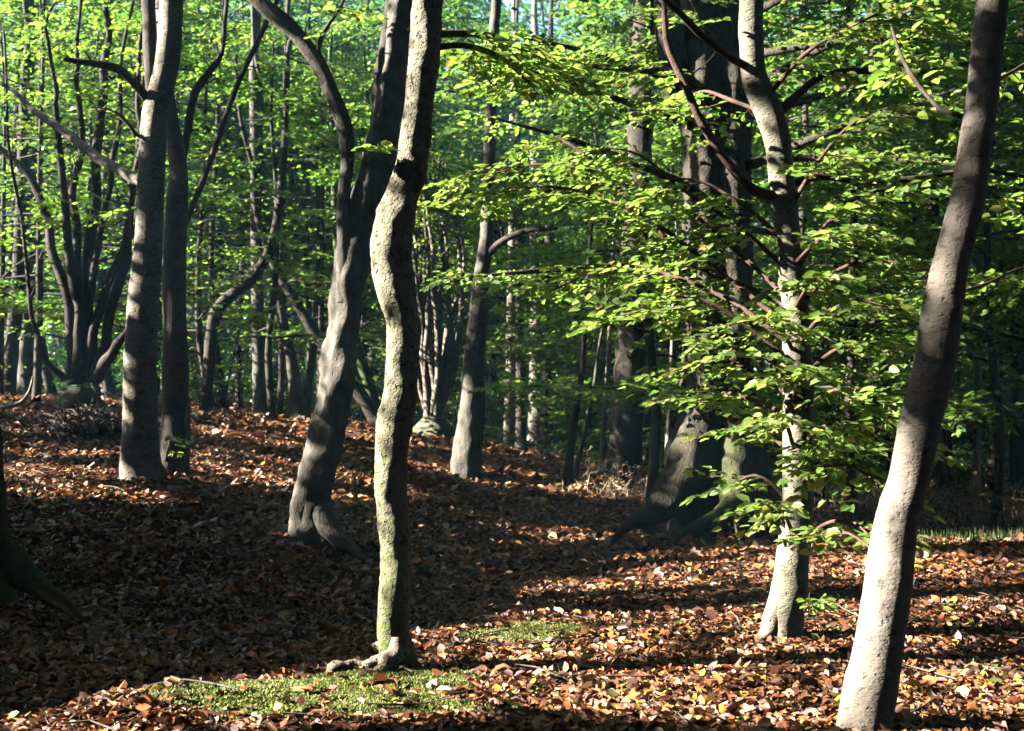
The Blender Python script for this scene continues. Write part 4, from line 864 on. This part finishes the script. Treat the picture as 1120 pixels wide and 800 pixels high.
dead('fallen_branch', 'bleached dead branch curving down from the brush heap behind the pale trunk', [(112,427,14.6,4),(124,434,14.5,4),(138,442,14.4,4),(160,446,14.4,3),(172,452,14.4,2)], B_DEAD, 'branch', s=3)
dead('dead_stick', 'whitish dead stick standing upright just right of the blue grey trunk', [(205,498,12.6,5),(206,475,12.6,6),(205,455,12.6,6),(207,438,12.6,3)], B_DEAD, 'stick', s=4)
dead('dead_stick', 'short pale stick poking out of the leaves right of the fluted trunk', [(391,550,10.6,3),(389,538,10.6,4),(388,526,10.6,4),(388,518,10.6,2)], B_DEAD, 'stick', s=5)
dead('dead_stick', 'thin brown stick leaning out of the leaves at the lower left', [(62,806,5.0,4),(56,796,5.0,3),(50,784,5.0,2)], B_DEAD, 'stick', s=6)
g = Geo()
for k in range(260):
    dd_ = rb.uniform(4.5, 15); xx = rb.uniform(-.5, .5) * dd_; a = rb.uniform(0, 3.14); L = rb.uniform(.06, .3)
    q = np.array([[xx + cos(a) * L * t, dd_ + sin(a) * L * t, 0] for t in (-1, 0, 1)]) + rb.normal(0, .012, (3, 3)); q[:, 2] = H(q[:, 0], q[:, 1]) + .035 + rb.uniform(-.01, .03, 3)
    tube(g, q, [.005, .005, .002], sides=5, step=.2, amp=0)
tw = obj('fallen_twigs', g.mesh('fallen_twigs', B_GREY, None, True)); tag(tw, 'small twigs scattered over the fallen leaves', 'twigs', kind='stuff')
# ------------------------------------------------------------------ the damp air between the trees
me = bpy.data.meshes.new('haze')
hx, h0, h1z = 230.0, float(GZ.min()) - 1.0, 44.0
vv = [(x, y, z) for z in (h0, h1z) for y in (-hx, hx) for x in (-hx, hx)]
me.from_pydata(vv, [], [(0, 2, 3, 1), (4, 5, 7, 6), (0, 1, 5, 4), (2, 6, 7, 3), (0, 4, 6, 2), (1, 3, 7, 5)])
hm = bpy.data.materials.new('haze'); nt, nn_, ll = nodes(hm)
ho = nn_.new('ShaderNodeOutputMaterial'); hv = nn_.new('ShaderNodeVolumePrincipled')
hv.inputs['Color'].default_value = (.34, .72, 1, 1); hv.inputs['Density'].default_value = HAZE; hv.inputs['Anisotropy'].default_value = 0.0
ll.new(hv.outputs[0], ho.inputs['Volume']); me.materials.append(hm)
tag(obj('haze', me), 'thin blue haze of damp air between the trees', 'haze', kind='stuff')
# ------------------------------------------------------------------ light
w = bpy.data.worlds.new('World'); SC.world = w; w.use_nodes = True
nt = w.node_tree; nt.nodes.clear()
out = nt.nodes.new('ShaderNodeOutputWorld'); bg = nt.nodes.new('ShaderNodeBackground'); sk = nt.nodes.new('ShaderNodeTexSky')
sk.sky_type = 'NISHITA'; sk.sun_disc = False; sk.sun_elevation = EL; sk.sun_rotation = math.atan2(SUN[0], SUN[1]); sk.dust_density = 1.2
bg.inputs['Strength'].default_value = .05
nt.links.new(sk.outputs[0], bg.inputs[0]); nt.links.new(bg.outputs[0], out.inputs[0])
sl = bpy.data.lights.new('sun', 'SUN'); sl.energy = 5.0; sl.angle = radians(.5); sl.color = (1, .94, .84)
so = bpy.data.objects.new('sun', sl); COL.objects.link(so)
from mathutils import Vector
so.rotation_euler = Vector(tuple(SUN)).to_track_quat('Z', 'Y').to_euler()
so.location = tuple(SUN * 60)
SC.view_settings.view_transform = 'Standard'; SC.view_settings.look = 'None'; SC.view_settings.gamma = 1
SC.view_settings.exposure = 3.25
SC.cycles.use_denoising = True
SC.cycles.max_bounces = 6; SC.cycles.diffuse_bounces = 0; SC.cycles.transmission_bounces = 2; SC.cycles.glossy_bounces = 2
SC.cycles.caustics_reflective = False; SC.cycles.caustics_refractive = False
SC.cycles.sample_clamp_indirect = 4
